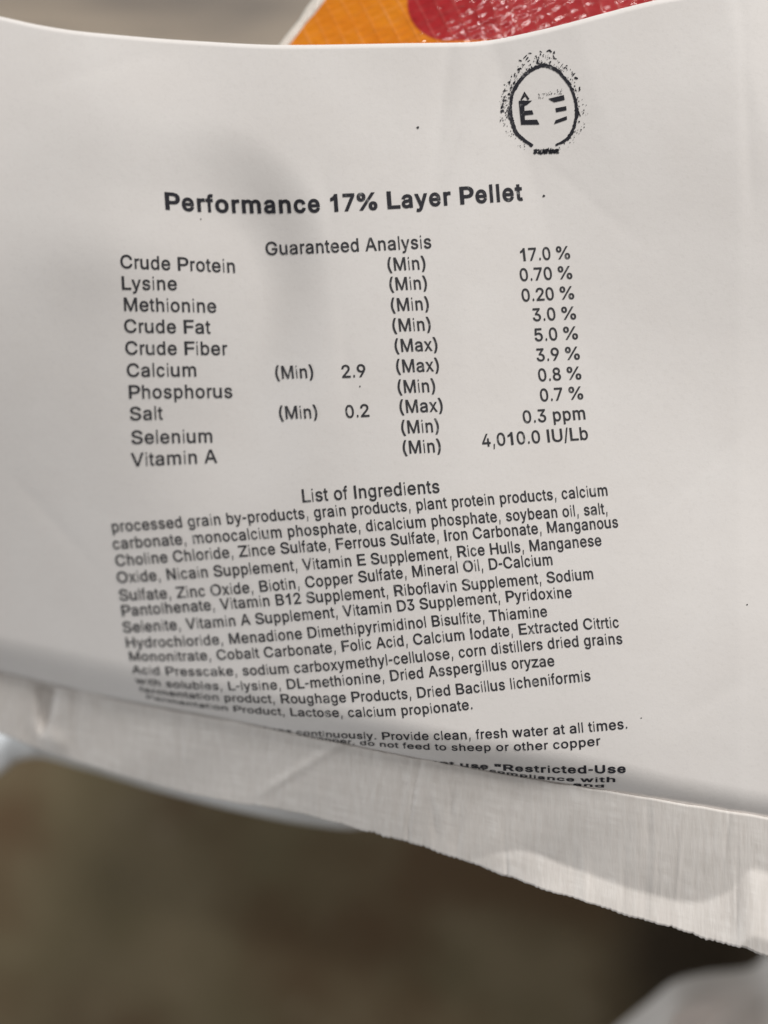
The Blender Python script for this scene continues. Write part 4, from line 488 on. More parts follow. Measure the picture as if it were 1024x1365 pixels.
BOLD = {
'"': ([153,292,163,535,43,535,53,292,268,292,277,535,158,535,168,292,160,476], [0,6,3,2,3,6,1,7,4,4,5,1,6,0,8,1,6,8,7,1,8]),
'%': ([212,261,244,275,269,296,287,323,298,354,302,386,302,414,298,445,288,476,270,503,244,525,212,539,175,543,139,539,107,525,82,503,63,476,52,445,49,414,49,386,52,354,63,323,81,296,107,275,139,261,175,257,165,356,160,361,155,372,153,389,153,411,155,428,160,439,166,444,176,446,185,444,191,439,195,428,197,411,197,389,195,372,191,361,185,356,175,354,538,-31,569,-18,595,4,613,31,624,62,627,94,627,121,624,153,613,184,595,211,570,233,538,246,501,251,465,246,433,233,407,211,389,184,378,153,374,121,374,94,378,62,389,31,407,4,432,-18,464,-31,501,-36,491,63,486,68,481,79,479,97,479,118,481,135,486,147,491,152,501,154,511,152,516,147,521,136,523,118,523,97,521,79,516,68,511,63,501,61,204,-26,577,528,468,535,96,-19], [43,26,24,24,26,23,26,27,23,22,23,27,21,22,27,27,28,21,20,21,28,28,29,20,19,20,29,29,30,19,18,19,30,17,18,30,30,31,17,16,17,31,31,32,16,15,16,32,14,15,32,32,33,14,33,13,14,0,1,42,41,42,1,1,2,41,2,3,41,40,41,3,3,4,40,39,40,4,4,5,39,5,6,39,38,39,6,6,7,38,37,38,7,7,8,37,36,37,8,8,9,36,9,10,36,35,36,10,10,11,35,34,35,11,43,24,25,25,0,43,0,42,43,13,33,34,12,13,34,34,11,12,87,70,68,67,68,70,70,71,67,66,67,71,65,66,71,71,72,65,64,65,72,72,73,64,63,64,73,73,74,63,62,63,74,61,62,74,74,75,61,60,61,75,75,76,60,59,60,76,58,59,76,76,77,58,77,57,58,86,44,45,85,86,45,45,46,85,46,47,85,84,85,47,47,48,84,83,84,48,48,49,83,49,50,83,82,83,50,50,51,82,81,82,51,51,52,81,80,81,52,52,53,80,53,54,80,79,80,54,54,55,79,78,79,55,87,68,69,69,44,87,44,86,87,57,77,78,56,57,78,78,55,56,89,90,88,91,88,90]),
'-': ([88,270,88,162,363,162,363,270], [2,3,1,0,1,3]),
'1': ([189,-26,306,-26,306,535,212,535,184,481,149,446,89,410,91,301,182,332,195,348], [6,7,8,1,2,9,6,8,9,5,6,9,4,5,9,9,2,4,2,3,4,0,1,9]),
'7': ([181,-26,417,442,417,535,36,535,36,426,297,426,297,454,62,-22,283,426], [6,5,1,1,2,6,1,5,0,4,8,6,3,4,6,6,2,3,5,6,8,0,5,8,7,0,8]),
'D': ([297,-18,364,8,418,50,457,107,480,176,488,255,480,334,457,403,418,459,366,501,301,527,227,535,67,535,67,426,219,426,269,420,306,405,335,382,355,349,368,307,373,255,368,203,355,160,334,127,305,104,265,88,213,83,70,83,70,-26,220,-26,34,535,34,-26,151,-26,151,535,151,83,151,426], [30,31,13,13,12,30,27,28,32,28,27,31,13,31,27,12,13,33,0,24,25,0,25,29,26,29,25,11,14,15,15,10,11,29,26,32,32,26,34,35,14,33,14,11,33,16,17,9,19,20,5,5,6,19,23,1,2,2,3,23,22,23,3,3,4,22,21,22,4,4,5,21,5,20,21,19,6,18,6,7,18,17,18,7,7,8,17,9,17,8,24,0,1,1,23,24,10,15,16,16,9,10,27,32,34,13,27,35,27,34,35,33,13,35]),
'L': ([387,-26,387,83,151,83,151,535,34,535,34,-26], [4,5,2,2,5,0,0,1,2,4,2,3]),
'P': ([151,-26,151,426,231,426,263,423,284,415,299,404,310,390,316,371,318,348,316,325,310,305,299,290,284,279,263,271,231,268,83,268,83,160,237,160,295,166,345,184,385,214,413,253,429,298,435,348,429,397,413,442,385,481,345,510,295,529,237,535,34,535,34,-26,151,268,151,160], [16,15,31,30,31,15,16,31,0,30,15,1,13,17,18,18,12,13,4,28,3,29,3,28,17,13,14,3,29,2,1,2,29,30,1,29,19,20,11,10,11,20,20,21,10,21,22,10,9,10,22,22,23,9,8,9,23,7,8,23,23,24,7,6,7,24,24,25,6,25,26,6,5,6,26,27,5,26,12,18,19,19,11,12,5,27,4,28,4,27,1,15,32,16,0,33,15,16,32,32,16,33,14,32,33,17,14,33]),
'R': ([151,-26,151,426,232,426,264,423,286,416,301,406,311,392,317,375,319,352,317,330,311,313,301,300,286,291,264,284,232,281,70,281,70,172,237,172,295,177,345,194,385,221,413,259,430,303,436,352,430,401,413,446,385,483,345,512,295,529,237,535,34,535,34,-26,464,-21,318,255,194,250,337,-26,151,281,151,172,349,197,235,172], [16,15,31,30,31,15,16,31,0,30,15,1,4,28,3,29,3,28,3,29,2,1,2,29,30,1,29,10,11,33,19,35,32,38,20,33,20,21,33,10,33,21,21,22,10,9,10,22,22,23,9,8,9,23,7,8,23,23,24,7,6,7,24,24,25,6,25,26,6,18,17,35,35,19,18,19,33,18,14,34,13,12,13,33,33,11,12,6,26,5,26,27,5,4,5,27,28,4,27,1,15,36,34,14,36,16,0,37,15,16,36,36,16,37,34,36,37,37,39,34,19,32,38,33,19,38,17,18,33,34,17,33,33,13,34,17,34,39,35,17,39]),
'U': ([321,-28,376,-8,421,24,455,66,476,117,483,171,483,535,367,535,367,180,363,150,354,126,339,106,318,91,292,81,259,78,226,81,200,91,179,106,163,126,154,150,150,180,150,535,34,535,34,171,41,117,62,66,96,24,142,-8,197,-28,259,-34], [22,23,20,29,15,28,16,28,15,28,16,27,16,17,27,26,27,17,17,18,26,25,26,18,24,25,18,18,19,24,23,24,19,20,23,19,22,20,21,12,13,0,5,6,8,7,8,6,12,0,1,11,12,1,1,2,11,10,11,2,2,3,10,3,4,10,9,10,4,4,5,9,5,8,9,0,13,29,13,14,29,15,29,14]),
'a': ([195,-32,225,-23,250,-10,270,6,285,23,287,26,251,26,251,-26,363,-26,363,252,359,295,346,332,325,361,300,382,273,396,245,405,218,409,194,410,160,408,125,400,92,387,61,366,35,337,3,275,113,243,129,273,136,283,146,291,159,298,175,303,196,305,214,303,228,298,237,292,244,284,248,273,250,255,250,257,249,256,251,257,245,255,230,252,206,250,175,246,147,241,119,236,91,228,64,216,40,198,21,174,8,144,4,108,9,66,26,30,51,2,83,-19,120,-31,160,-35,153,73,139,77,129,82,123,88,119,95,118,105,120,116,124,122,131,128,143,134,160,139,179,142,190,144,204,145,219,148,236,150,252,153,267,157,282,162,256,153,250,140,247,122,241,106,230,93,215,82,196,74,170,72,251,-10,249,257,249,256,250,256,250,257,249,257,249,257], [53,54,61,61,62,53,52,53,62,62,63,52,51,52,63,63,64,51,50,51,64,49,50,64,69,70,43,58,57,84,29,17,18,68,69,44,69,43,44,28,29,19,29,18,19,57,58,56,58,59,56,55,56,59,59,60,55,54,55,60,61,54,60,49,64,65,48,49,65,47,48,65,65,66,47,46,47,66,66,67,46,45,46,67,67,68,45,68,44,45,22,24,25,25,26,22,21,22,26,26,27,21,20,21,27,27,28,20,28,19,20,83,0,1,42,71,72,31,16,30,42,72,73,73,41,42,32,15,31,16,31,15,88,36,39,4,3,8,5,4,8,76,5,8,8,9,76,8,3,7,6,2,85,3,4,6,4,5,6,36,75,76,39,36,76,76,9,39,9,10,39,2,6,1,83,1,6,82,83,6,81,82,6,6,5,81,80,81,5,79,80,5,5,76,79,41,73,74,40,41,74,74,75,40,75,36,40,36,38,40,37,39,35,39,10,35,10,11,35,34,35,11,11,12,34,33,34,12,12,13,33,32,33,13,13,14,32,15,32,14,84,57,0,0,83,84,43,70,71,71,42,43,17,29,30,30,16,17,3,6,85,7,3,85,22,23,24,37,35,86,36,88,87,38,36,87,86,91,90,37,86,89,39,37,89,88,39,89,87,88,90,88,89,90,86,90,89,38,87,91,87,90,91,40,38,91,79,76,78,77,78,76]),
'c': ([238,-32,268,-26,296,-15,321,0,344,19,363,41,378,67,397,121,288,148,275,113,270,103,263,94,255,87,246,81,235,76,222,74,208,73,181,76,161,87,145,104,133,127,125,156,122,187,125,220,133,249,145,272,161,289,181,300,208,304,222,303,234,300,245,296,254,290,262,283,269,275,274,265,286,231,396,259,376,312,361,337,342,359,320,377,295,392,267,402,238,408,206,411,152,404,103,382,62,348,32,303,14,249,8,187,14,127,32,73,62,28,103,-6,152,-27,206,-34], [52,53,20,20,21,52,51,52,21,21,22,51,22,23,51,50,51,23,23,24,50,49,50,24,16,57,15,45,27,28,28,29,45,17,56,57,57,16,17,27,45,46,56,17,55,17,18,55,54,55,18,18,19,54,53,54,19,20,53,19,49,24,25,48,49,25,25,26,48,47,48,26,26,27,47,27,46,47,14,0,1,13,14,1,5,6,9,8,9,6,6,7,8,37,38,36,13,1,2,12,13,2,2,3,12,11,12,3,3,4,11,10,11,4,4,5,10,5,9,10,36,38,35,38,39,35,34,35,39,39,40,34,33,34,40,40,41,33,32,33,41,41,42,32,31,32,42,43,31,42,15,57,0,0,14,15,31,43,30,43,44,30,29,30,44,45,29,44]),
'd': ([233,-31,264,-20,288,-4,306,14,320,31,321,33,287,33,287,-26,398,-26,398,535,285,535,285,345,320,345,319,347,307,363,289,380,265,396,233,407,195,411,144,404,97,383,59,349,31,304,14,250,8,189,14,127,31,74,59,28,97,-6,143,-27,195,-34,180,77,161,87,145,103,133,126,125,155,122,189,125,223,133,252,145,274,160,290,180,300,205,304,229,300,248,291,263,275,275,253,283,224,286,189,283,154,275,125,263,102,247,86,228,76,205,73,287,-5,285,383], [24,25,35,35,36,24,36,37,24,23,24,37,37,38,23,22,23,38,31,30,54,42,18,41,30,31,29,32,29,31,19,40,41,41,18,19,29,32,28,27,28,32,32,33,27,26,27,33,33,34,26,25,26,34,35,25,34,22,38,39,21,22,39,39,40,21,20,21,40,40,19,20,44,45,11,43,44,11,17,43,11,11,16,17,6,2,3,3,2,7,8,9,12,8,5,4,12,9,13,14,13,9,3,7,8,8,4,3,6,3,4,4,5,6,8,12,48,14,9,15,10,15,9,1,55,6,51,52,6,6,5,51,50,51,5,49,50,5,5,8,49,8,48,49,48,12,47,46,47,12,45,46,12,11,45,12,12,13,11,13,14,11,14,15,11,54,30,0,53,54,0,0,1,53,1,6,53,6,52,53,43,17,42,18,42,17,2,6,55,7,2,55,15,10,56,11,15,56,16,11,56]),
'e': ([254,-31,292,-20,326,-2,354,21,376,50,401,109,291,136,275,101,267,91,257,83,245,77,230,74,213,72,186,75,164,84,147,98,134,118,125,144,122,179,122,210,125,236,132,258,145,277,161,291,181,301,205,304,229,301,248,292,262,278,274,258,281,233,292,165,378,233,49,247,49,143,397,143,397,195,393,246,382,291,363,329,337,360,308,383,275,399,240,408,205,411,150,403,101,381,61,347,32,301,14,247,8,187,14,127,32,73,62,28,103,-6,154,-27,212,-34,280,237,127,244,125,143], [52,34,51,50,51,34,34,33,50,49,50,33,33,48,49,18,19,34,33,34,19,19,20,33,25,44,24,56,13,55,13,14,55,23,24,45,24,44,45,55,14,54,14,15,54,53,54,15,15,16,53,52,53,16,34,52,16,16,59,34,18,34,17,58,21,33,48,33,21,47,48,21,21,22,47,46,47,22,22,23,46,23,45,46,0,10,11,26,27,42,43,26,42,36,37,32,38,32,37,4,5,6,35,36,31,36,32,31,10,0,1,9,10,1,1,2,9,8,9,2,2,3,8,7,8,3,3,4,7,4,6,7,31,32,30,29,57,32,32,38,29,38,39,29,28,29,39,39,40,28,27,28,40,40,41,27,42,27,41,0,11,56,11,12,56,13,56,12,18,17,31,31,30,18,19,18,30,20,19,30,26,43,25,44,25,43,30,32,57,20,30,57,58,20,57,33,20,58,17,34,59,31,17,59,35,31,59]),
'f': ([-20,405,-20,301,254,301,254,405,168,-26,168,417,170,434,174,442,180,445,196,448,203,447,210,447,215,445,245,435,275,538,242,549,227,552,209,555,187,556,155,553,124,543,96,525,74,500,59,469,55,433,55,-26,168,301,168,405,55,405,55,301], [20,21,7,5,6,24,23,24,6,22,23,6,6,7,22,7,21,22,18,8,9,10,17,9,18,9,17,13,14,12,15,12,14,12,15,11,15,16,11,10,11,16,17,10,16,20,7,8,19,20,8,8,18,19,2,3,27,0,1,28,26,2,27,27,5,28,5,24,28,26,27,28,29,26,28,1,29,28,4,26,29,25,4,29]),
'g': ([255,-173,301,-160,340,-138,372,-105,392,-61,398,-10,398,405,287,405,287,345,322,345,320,347,308,363,289,381,265,396,234,407,195,411,144,404,98,383,60,349,31,305,14,251,8,191,14,131,32,78,61,36,99,4,145,-15,194,-21,232,-18,263,-8,288,7,306,24,319,40,320,42,285,42,285,-4,280,-36,265,-55,241,-67,206,-71,182,-69,164,-64,151,-57,140,-47,131,-37,109,-7,14,-60,43,-107,65,-130,92,-149,125,-164,164,-174,207,-177,180,89,160,98,145,112,133,133,125,160,122,193,125,225,133,252,145,274,161,290,180,300,205,304,229,300,249,291,264,276,276,254,284,226,286,193,284,158,276,131,264,111,249,97,230,88,205,85,287,382,285,5], [44,45,47,46,47,45,21,22,57,57,58,21,58,59,21,20,21,59,41,51,40,27,76,53,64,15,63,27,53,26,54,26,53,62,63,16,63,15,16,51,41,50,41,42,50,49,50,42,48,49,42,42,43,48,47,48,43,44,47,43,26,54,25,24,25,54,54,55,24,23,24,55,55,56,23,22,23,56,57,22,56,20,59,60,19,20,60,60,61,19,18,19,61,61,62,18,17,18,62,62,16,17,39,52,0,38,39,0,75,28,29,14,65,13,31,30,35,30,31,34,33,32,5,10,9,6,11,10,6,4,5,35,31,35,5,5,32,31,34,31,32,32,33,34,5,6,70,69,70,6,6,9,69,9,10,8,10,11,8,12,8,11,7,12,11,11,6,7,38,0,1,37,38,1,1,2,37,2,3,37,36,37,3,3,4,36,4,35,36,29,78,34,75,29,34,74,75,34,73,74,34,34,33,73,72,73,33,71,72,33,33,5,71,5,70,71,69,9,68,67,68,9,9,8,67,66,67,8,65,66,8,13,65,8,40,51,52,52,39,40,76,27,28,28,75,76,65,14,64,15,64,14,12,7,77,8,12,77,13,8,77,30,34,78,35,30,78]),
'h': ([142,251,149,270,160,284,173,294,190,301,209,303,236,298,253,286,265,266,270,233,270,-26,383,-26,383,242,379,290,364,333,340,367,308,392,270,406,227,411,179,404,137,383,102,347,67,265,140,261,140,535,27,535,27,-26,140,-26,140,225,140,385], [25,26,22,27,28,26,22,26,28,25,22,21,21,20,25,23,0,1,22,28,0,0,23,22,21,22,23,1,2,23,25,20,24,18,5,6,6,17,18,9,10,11,11,12,9,9,12,8,12,13,8,13,14,8,7,8,14,14,15,7,15,16,7,6,7,16,17,6,16,4,5,19,5,18,19,20,21,23,29,20,23,19,29,4,29,23,2,2,3,29,3,4,29,24,20,29]),
'i': ([146,-26,146,385,20,385,20,-26,112,441,137,451,154,465,159,483,154,501,137,516,112,526,84,529,55,526,31,516,14,501,8,483,14,465,31,451,55,441,84,438], [14,15,16,18,12,17,13,17,12,14,16,17,17,13,14,10,11,4,4,5,10,5,9,10,8,6,7,6,8,5,9,5,8,0,1,3,2,3,1,4,11,19,18,19,11,12,18,11]),
'l': ([23,-26,148,-26,148,546,23,546], [3,0,1,1,2,3]),
'm': ([140,-26,140,237,142,260,149,276,158,288,170,297,184,302,199,304,220,301,235,292,244,278,248,257,248,-26,361,-26,361,246,363,264,368,278,376,289,387,297,401,302,418,304,439,301,455,293,465,279,470,252,470,-26,583,-26,583,256,578,301,564,341,540,372,510,395,474,408,437,412,402,409,370,399,342,382,317,360,299,333,278,271,355,270,332,344,305,380,267,405,220,412,190,409,161,400,135,384,112,363,94,335,73,271,138,269,138,405,27,405,27,-26,319,362,138,386], [53,54,50,53,50,49,49,48,53,1,2,51,2,3,51,0,1,54,50,54,1,1,51,50,49,50,51,3,4,51,48,47,52,53,48,52,8,44,7,45,7,44,46,6,7,7,45,46,10,11,39,9,10,39,39,38,9,9,38,8,38,43,8,44,8,43,41,36,55,19,34,35,40,14,15,15,16,40,16,17,40,41,40,17,17,18,41,18,19,41,19,35,41,36,41,35,33,20,21,24,25,26,26,27,24,27,28,24,23,24,28,28,29,23,22,23,29,29,30,22,30,31,22,21,22,31,31,32,21,33,21,32,34,19,20,20,33,34,13,14,12,11,12,14,39,11,14,14,40,39,38,39,40,40,41,38,41,37,38,37,42,38,43,38,42,37,41,55,42,37,55,48,49,51,56,47,51,47,48,51,6,46,56,56,51,4,4,5,56,5,6,56,52,47,56]),
'n': ([142,251,149,270,160,284,173,294,190,301,209,303,236,298,253,286,265,266,270,233,270,-26,383,-26,383,242,379,290,364,333,340,367,308,392,270,406,227,411,179,404,137,383,102,347,67,265,138,261,138,405,27,405,27,-26,140,-26,140,225,138,384], [25,26,22,21,20,24,23,21,22,25,22,21,21,24,25,27,28,26,22,26,28,23,22,28,28,0,23,0,1,23,1,2,23,18,5,6,6,17,18,9,10,11,11,12,9,9,12,8,12,13,8,13,14,8,7,8,14,14,15,7,15,16,7,6,7,16,17,6,16,4,5,19,5,18,19,20,21,23,29,20,23,19,29,4,29,23,2,2,3,29,3,4,29,24,20,29]),
'o': ([263,-27,312,-6,353,28,383,73,401,127,407,187,401,249,383,303,353,348,312,382,263,404,207,411,152,404,103,382,62,348,32,303,14,249,8,187,14,127,32,73,62,28,103,-6,152,-27,207,-34,181,76,161,87,145,104,133,127,125,156,122,187,125,220,133,249,145,272,161,289,181,300,207,304,234,300,254,289,270,272,283,249,290,220,293,187,290,156,283,127,271,104,254,87,234,76,207,73], [17,18,28,28,29,17,29,30,17,16,17,30,23,24,22,34,11,12,22,24,21,24,25,21,20,21,25,25,26,20,19,20,26,26,27,19,18,19,27,28,18,27,16,30,31,15,16,31,31,32,15,14,15,32,32,33,14,13,14,33,33,34,13,34,12,13,4,5,42,41,42,5,40,41,5,5,6,40,46,0,1,45,46,1,1,2,45,44,45,2,2,3,44,43,44,3,3,4,43,4,42,43,40,6,39,6,7,39,38,39,7,7,8,38,37,38,8,8,9,37,36,37,9,10,36,9,0,46,23,46,47,23,24,23,47,11,34,35,35,36,11,36,10,11]),
'p': ([140,-169,140,33,104,33,106,31,118,14,137,-4,161,-20,192,-31,230,-34,282,-27,328,-6,366,28,394,74,411,128,416,189,411,250,394,304,365,349,327,383,281,404,230,411,191,407,160,396,136,380,118,363,105,347,104,345,138,345,138,405,27,405,27,-169,196,76,177,86,162,102,149,125,142,154,139,189,141,224,149,253,161,275,177,291,196,300,220,304,245,300,264,290,280,274,292,252,299,223,302,189,299,155,291,126,279,103,264,87,244,77,220,73,140,-6,138,382], [29,30,2,2,30,3,26,25,29,23,24,27,24,23,28,5,4,30,3,30,4,29,2,36,25,26,27,27,24,25,29,25,24,24,28,29,32,33,1,5,30,0,4,5,1,3,4,1,2,3,1,1,33,2,33,34,2,34,35,2,36,2,35,29,36,37,26,29,37,37,38,26,38,39,26,27,26,39,39,40,27,27,22,56,8,53,54,43,44,19,53,8,9,9,52,53,20,42,43,43,19,20,12,13,50,49,50,13,13,14,49,48,49,14,47,48,14,14,15,47,46,47,15,15,16,46,52,9,10,10,11,52,51,52,11,11,12,51,12,50,51,46,16,45,16,17,45,44,45,17,17,18,44,19,44,18,8,54,7,54,31,7,6,7,31,1,6,31,32,1,31,27,40,41,22,27,41,21,22,41,41,42,21,42,20,21,5,0,55,1,5,55,6,1,55,23,27,56,28,23,56]),
'r': ([140,-26,140,235,142,255,148,270,158,282,171,291,188,297,208,300,217,299,227,299,235,297,269,291,269,408,239,410,230,410,221,411,211,411,173,406,138,389,109,363,100,347,138,347,138,405,27,405,27,-26,138,389], [21,19,20,23,20,19,19,22,23,0,1,24,23,24,1,20,23,1,1,2,20,2,3,20,3,4,20,21,20,4,21,18,25,16,7,8,7,16,17,11,12,10,13,10,12,10,13,9,14,9,13,9,14,8,14,15,8,16,8,15,21,4,5,5,6,21,6,7,21,7,17,21,18,21,17,19,21,25,22,19,25]),
's': ([228,-30,270,-18,306,3,334,32,352,67,358,107,350,152,325,190,287,217,237,234,179,248,154,256,141,263,137,269,135,277,138,286,146,295,164,303,187,306,211,303,226,295,236,283,254,247,359,271,337,328,319,356,295,379,264,397,228,407,187,411,144,407,104,394,70,374,44,347,26,313,20,273,28,228,53,190,92,162,142,145,205,130,225,123,236,117,240,110,241,104,239,94,229,84,210,75,181,72,157,74,139,82,127,94,110,136,2,114,22,52,42,21,69,-4,103,-21,140,-31,182,-34], [56,51,55,54,55,51,51,52,54,53,54,52,59,48,58,48,49,58,10,11,39,58,49,57,49,50,57,56,57,50,51,56,50,39,11,38,11,12,38,37,38,12,12,13,37,36,37,13,35,36,13,13,14,35,34,35,14,14,15,34,33,34,15,32,33,15,15,16,32,31,32,16,16,17,31,17,30,31,40,41,9,18,19,28,29,18,28,4,5,44,23,24,22,47,0,1,46,47,1,1,2,46,45,46,2,2,3,45,3,4,45,4,44,45,44,5,43,5,6,43,6,7,43,42,43,7,7,8,42,41,42,8,9,41,8,22,24,21,24,25,21,20,21,25,25,26,20,26,27,20,19,20,27,28,19,27,48,59,0,0,47,48,10,39,40,40,9,10,30,17,18,18,29,30]),
't': ([-20,405,-20,301,230,301,230,405,39,91,47,42,74,2,116,-23,167,-30,182,-30,195,-29,209,-26,244,-17,222,83,190,78,182,77,175,76,172,76,159,78,156,79,154,84,152,99,152,497,39,497,152,301,152,405,39,405,39,301], [18,19,7,7,19,6,5,6,19,19,20,5,4,5,20,20,21,4,17,8,9,16,17,9,16,9,10,15,16,10,14,15,10,10,11,14,11,12,14,12,13,14,18,7,8,8,17,18,2,3,25,0,1,27,24,2,25,22,23,25,26,25,23,24,25,26,27,24,26,26,0,27,21,24,27,4,21,27]),
'u': ([230,-25,272,-5,308,32,342,114,272,118,272,-26,383,-26,383,405,270,405,270,154,267,128,260,109,250,95,236,85,220,79,201,76,174,81,156,93,144,113,140,146,140,405,27,405,27,138,31,89,46,47,70,12,102,-12,140,-27,183,-31,272,-5], [21,22,19,28,15,16,28,16,27,27,16,26,16,17,26,25,26,17,24,25,17,17,18,24,23,24,18,22,23,18,19,22,18,21,19,20,3,2,6,6,7,3,6,2,5,1,5,2,2,3,4,11,12,4,10,11,4,9,10,4,4,3,9,3,7,9,7,8,9,15,28,0,0,14,15,1,2,4,29,1,4,14,0,29,29,4,12,12,13,29,13,14,29,5,1,29]),
'w': ([218,-26,273,165,280,191,288,218,295,246,302,274,309,303,323,363,244,363,258,303,265,274,272,246,279,218,287,191,294,165,349,-26,449,-26,578,404,460,405,409,221,398,183,388,141,377,96,359,15,434,15,417,96,407,142,397,183,387,220,336,405,232,405,181,221,171,182,160,141,150,96,133,15,207,15,190,97,179,143,168,184,159,221,107,405,-11,404,118,-26,284,203,397,179,170,179], [43,35,42,35,34,42,40,33,39,38,32,46,42,34,33,33,40,42,41,42,40,37,36,1,35,43,0,0,36,35,34,35,36,36,37,34,33,34,37,38,33,37,37,1,38,32,38,1,31,32,1,1,2,31,2,12,31,12,11,31,11,10,31,10,9,31,23,22,14,26,20,45,16,17,24,25,24,17,17,18,19,26,21,25,25,17,26,17,19,26,20,26,19,16,24,15,23,15,24,22,23,24,24,25,22,25,21,22,14,22,21,21,27,14,27,28,14,13,14,28,3,13,28,4,3,28,5,4,28,6,5,28,3,4,12,11,12,4,10,11,4,4,5,10,9,10,5,5,6,9,8,9,6,6,7,8,30,8,7,7,29,30,36,0,1,12,2,44,3,12,44,13,3,44,15,23,14,21,26,45,27,21,45,7,6,28,29,7,28,9,8,31,8,30,31,33,38,46,39,33,46]),
'y': ([48,-166,60,-169,75,-171,92,-171,122,-168,150,-160,175,-145,197,-124,214,-98,228,-68,406,403,287,405,199,164,188,129,177,94,168,60,150,-4,239,-4,221,60,212,94,202,128,190,164,103,405,-17,403,135,-2,126,-26,118,-46,111,-56,105,-61,99,-63,89,-64,75,-62,42,-56,16,-156,195,149], [0,32,33,30,31,2,1,2,31,1,31,0,32,0,31,29,3,4,30,2,3,3,29,30,14,13,21,12,20,19,10,17,9,17,10,18,18,10,19,12,19,10,10,11,12,9,17,16,17,18,16,15,16,18,18,19,15,14,15,19,19,20,14,13,14,20,20,12,34,29,4,5,28,29,5,5,6,28,27,28,6,6,7,27,26,27,7,7,8,26,8,9,26,25,26,9,9,16,25,24,25,16,16,15,24,14,21,23,22,23,21,13,20,34,21,13,34,15,14,24,14,23,24]),
}
ADV = {' ': 278, '"': 355, '%': 889, '(': 333, ')': 333, ',': 278, '-': 333, '.': 278, '/': 278,
       'A': 667, 'B': 667, 'C': 722, 'D': 722, 'E': 667, 'F': 611, 'G': 778, 'H': 722, 'I': 278, 'K': 667,
       'L': 556, 'M': 833, 'N': 722, 'O': 778, 'P': 667, 'R': 722, 'S': 667, 'T': 611, 'U': 722, 'V': 667, 'Z': 611,
       'c': 500, 'f': 278, 'i': 222, 'j': 222, 'k': 500, 'l': 222, 'm': 833, 'r': 333, 's': 500, 't': 278,
       'v': 500, 'w': 722, 'x': 500, 'y': 500, 'z': 500}
ADVB = dict(ADV); ADVB.update({'"': 474, 'c': 556, 'd': 611, 'f': 333, 'i': 278, 'l': 278, 'm': 889, 'n': 611,
        'o': 611, 'p': 611, 'r': 389, 's': 556, 't': 333, 'u': 611, 'y': 556, 'h': 611, 'w': 778, 'L': 611, 'b': 611, 'g': 611})
LSB = {}
for ch in 'bhiklmnprBDEFHIKLMNPRU': LSB[ch] = 0.075
for ch in '.,': LSB[ch] = 0.09
for ch in 'AVvwyxYfjt/TZz': LSB[ch] = 0.012
RSB = {}
for ch in 'adhilmnqugHIMNUG': RSB[ch] = 0.07
for ch in '.,': RSB[ch] = 0.09
for ch in 'AVvwyxYfrtjk/TKLFPRZz': RSB[ch] = 0.012
SCL = 0.716 / 0.5087
class Glyph: pass
def load(D_, adv):
    out = {}
    for ch, (vs, ts) in D_.items():
        g = Glyph()
        v = np.array(vs, float).reshape(-1, 2) / 1000 * SCL
        A = adv.get(ch, 556) / 1000
        l = LSB.get(ch, 0.042); r = RSB.get(ch, 0.042)
        if ch == '1': l, r = 0.10, 0.16
        x0, x1 = v[:, 0].min(), v[:, 0].max()
        v[:, 0] = l + (v[:, 0] - x0) * (A - l - r) / (x1 - x0)
        g.v = v; g.t = np.array(ts, int).reshape(-1, 3); g.a = A
        out[ch] = g
    return out
REG = load(REGULAR, ADV); BLD = load(BOLD, ADVB)

class Print:
    def __init__(self): self.v = []; self.f = []; self.n = 0
    def add(self, px, py, tris, off=0.00007):
        p = lab_n(np.asarray(px, float), np.asarray(py, float), off)
        self.v.append(p)
        self.f += [tuple(int(i) + self.n for i in t) for t in tris]
        self.n += len(p)
    def build(self, name, mat, parent):
        return mesh_obj(name, np.concatenate(self.v), self.f, mat, parent, smooth=False)

def line(pr, text, anchors, cap, lean=(0.09, 0.09), bold=False, deg=None):
    """anchors: (key, x, y): key 0 = start, -1 = end, or a word of the text; cap: [(x, capheight)...]"""
    G = BLD if bold else REG
    AD = ADVB if bold else ADV
    pos = [0.0]
    for ch in text: pos.append(pos[-1] + AD.get(ch, 556) / 1000)
    A, X, Y = [], [], []
    for k, x, y in anchors:
        i = 0 if k == 0 else len(text) if k == -1 else text.index(k)
        A.append(pos[i]); X.append(x); Y.append(y)
    n = len(A)
    fx = np.polyfit(A, X, 1 if n < 4 else 2)
    fy = np.polyfit(X, Y, deg if deg is not None else (1 if n == 2 else 2 if n < 5 else 3))
    if isinstance(cap, (int, float)): cap = [(0, cap), (1024, cap)]
    cx = [c[0] for c in cap]; cy = [c[1] for c in cap]
    for ch, p0 in zip(text, pos):
        if ch == ' ': continue
        g = G[ch]
        bx = np.polyval(fx, p0 + g.v[:, 0])
        by = np.polyval(fy, bx)
        h = g.v[:, 1] / 0.716 * np.interp(bx, cx, cy)
        # letters stand square on their line; where the sheet rolls away they get flatter
        ln = np.interp(bx, [150, 850], lean)
        pr.add(bx - h * ln, by - h, g.t)

# ---- title
pr = Print()
line(pr, 'Performance 17% Layer Pellet', [(0, 217.5, 278), ('rformance', 262, 281.5), ('mance', 321, 283), ('17%', 437, 281.5), ('Layer', 514.5, 278.5), ('Pellet', 612, 271.5), (-1, 697.5, 266.5)], 21.5, (0.07, 0.08), True)
pr.build('title_print', INKB, label)

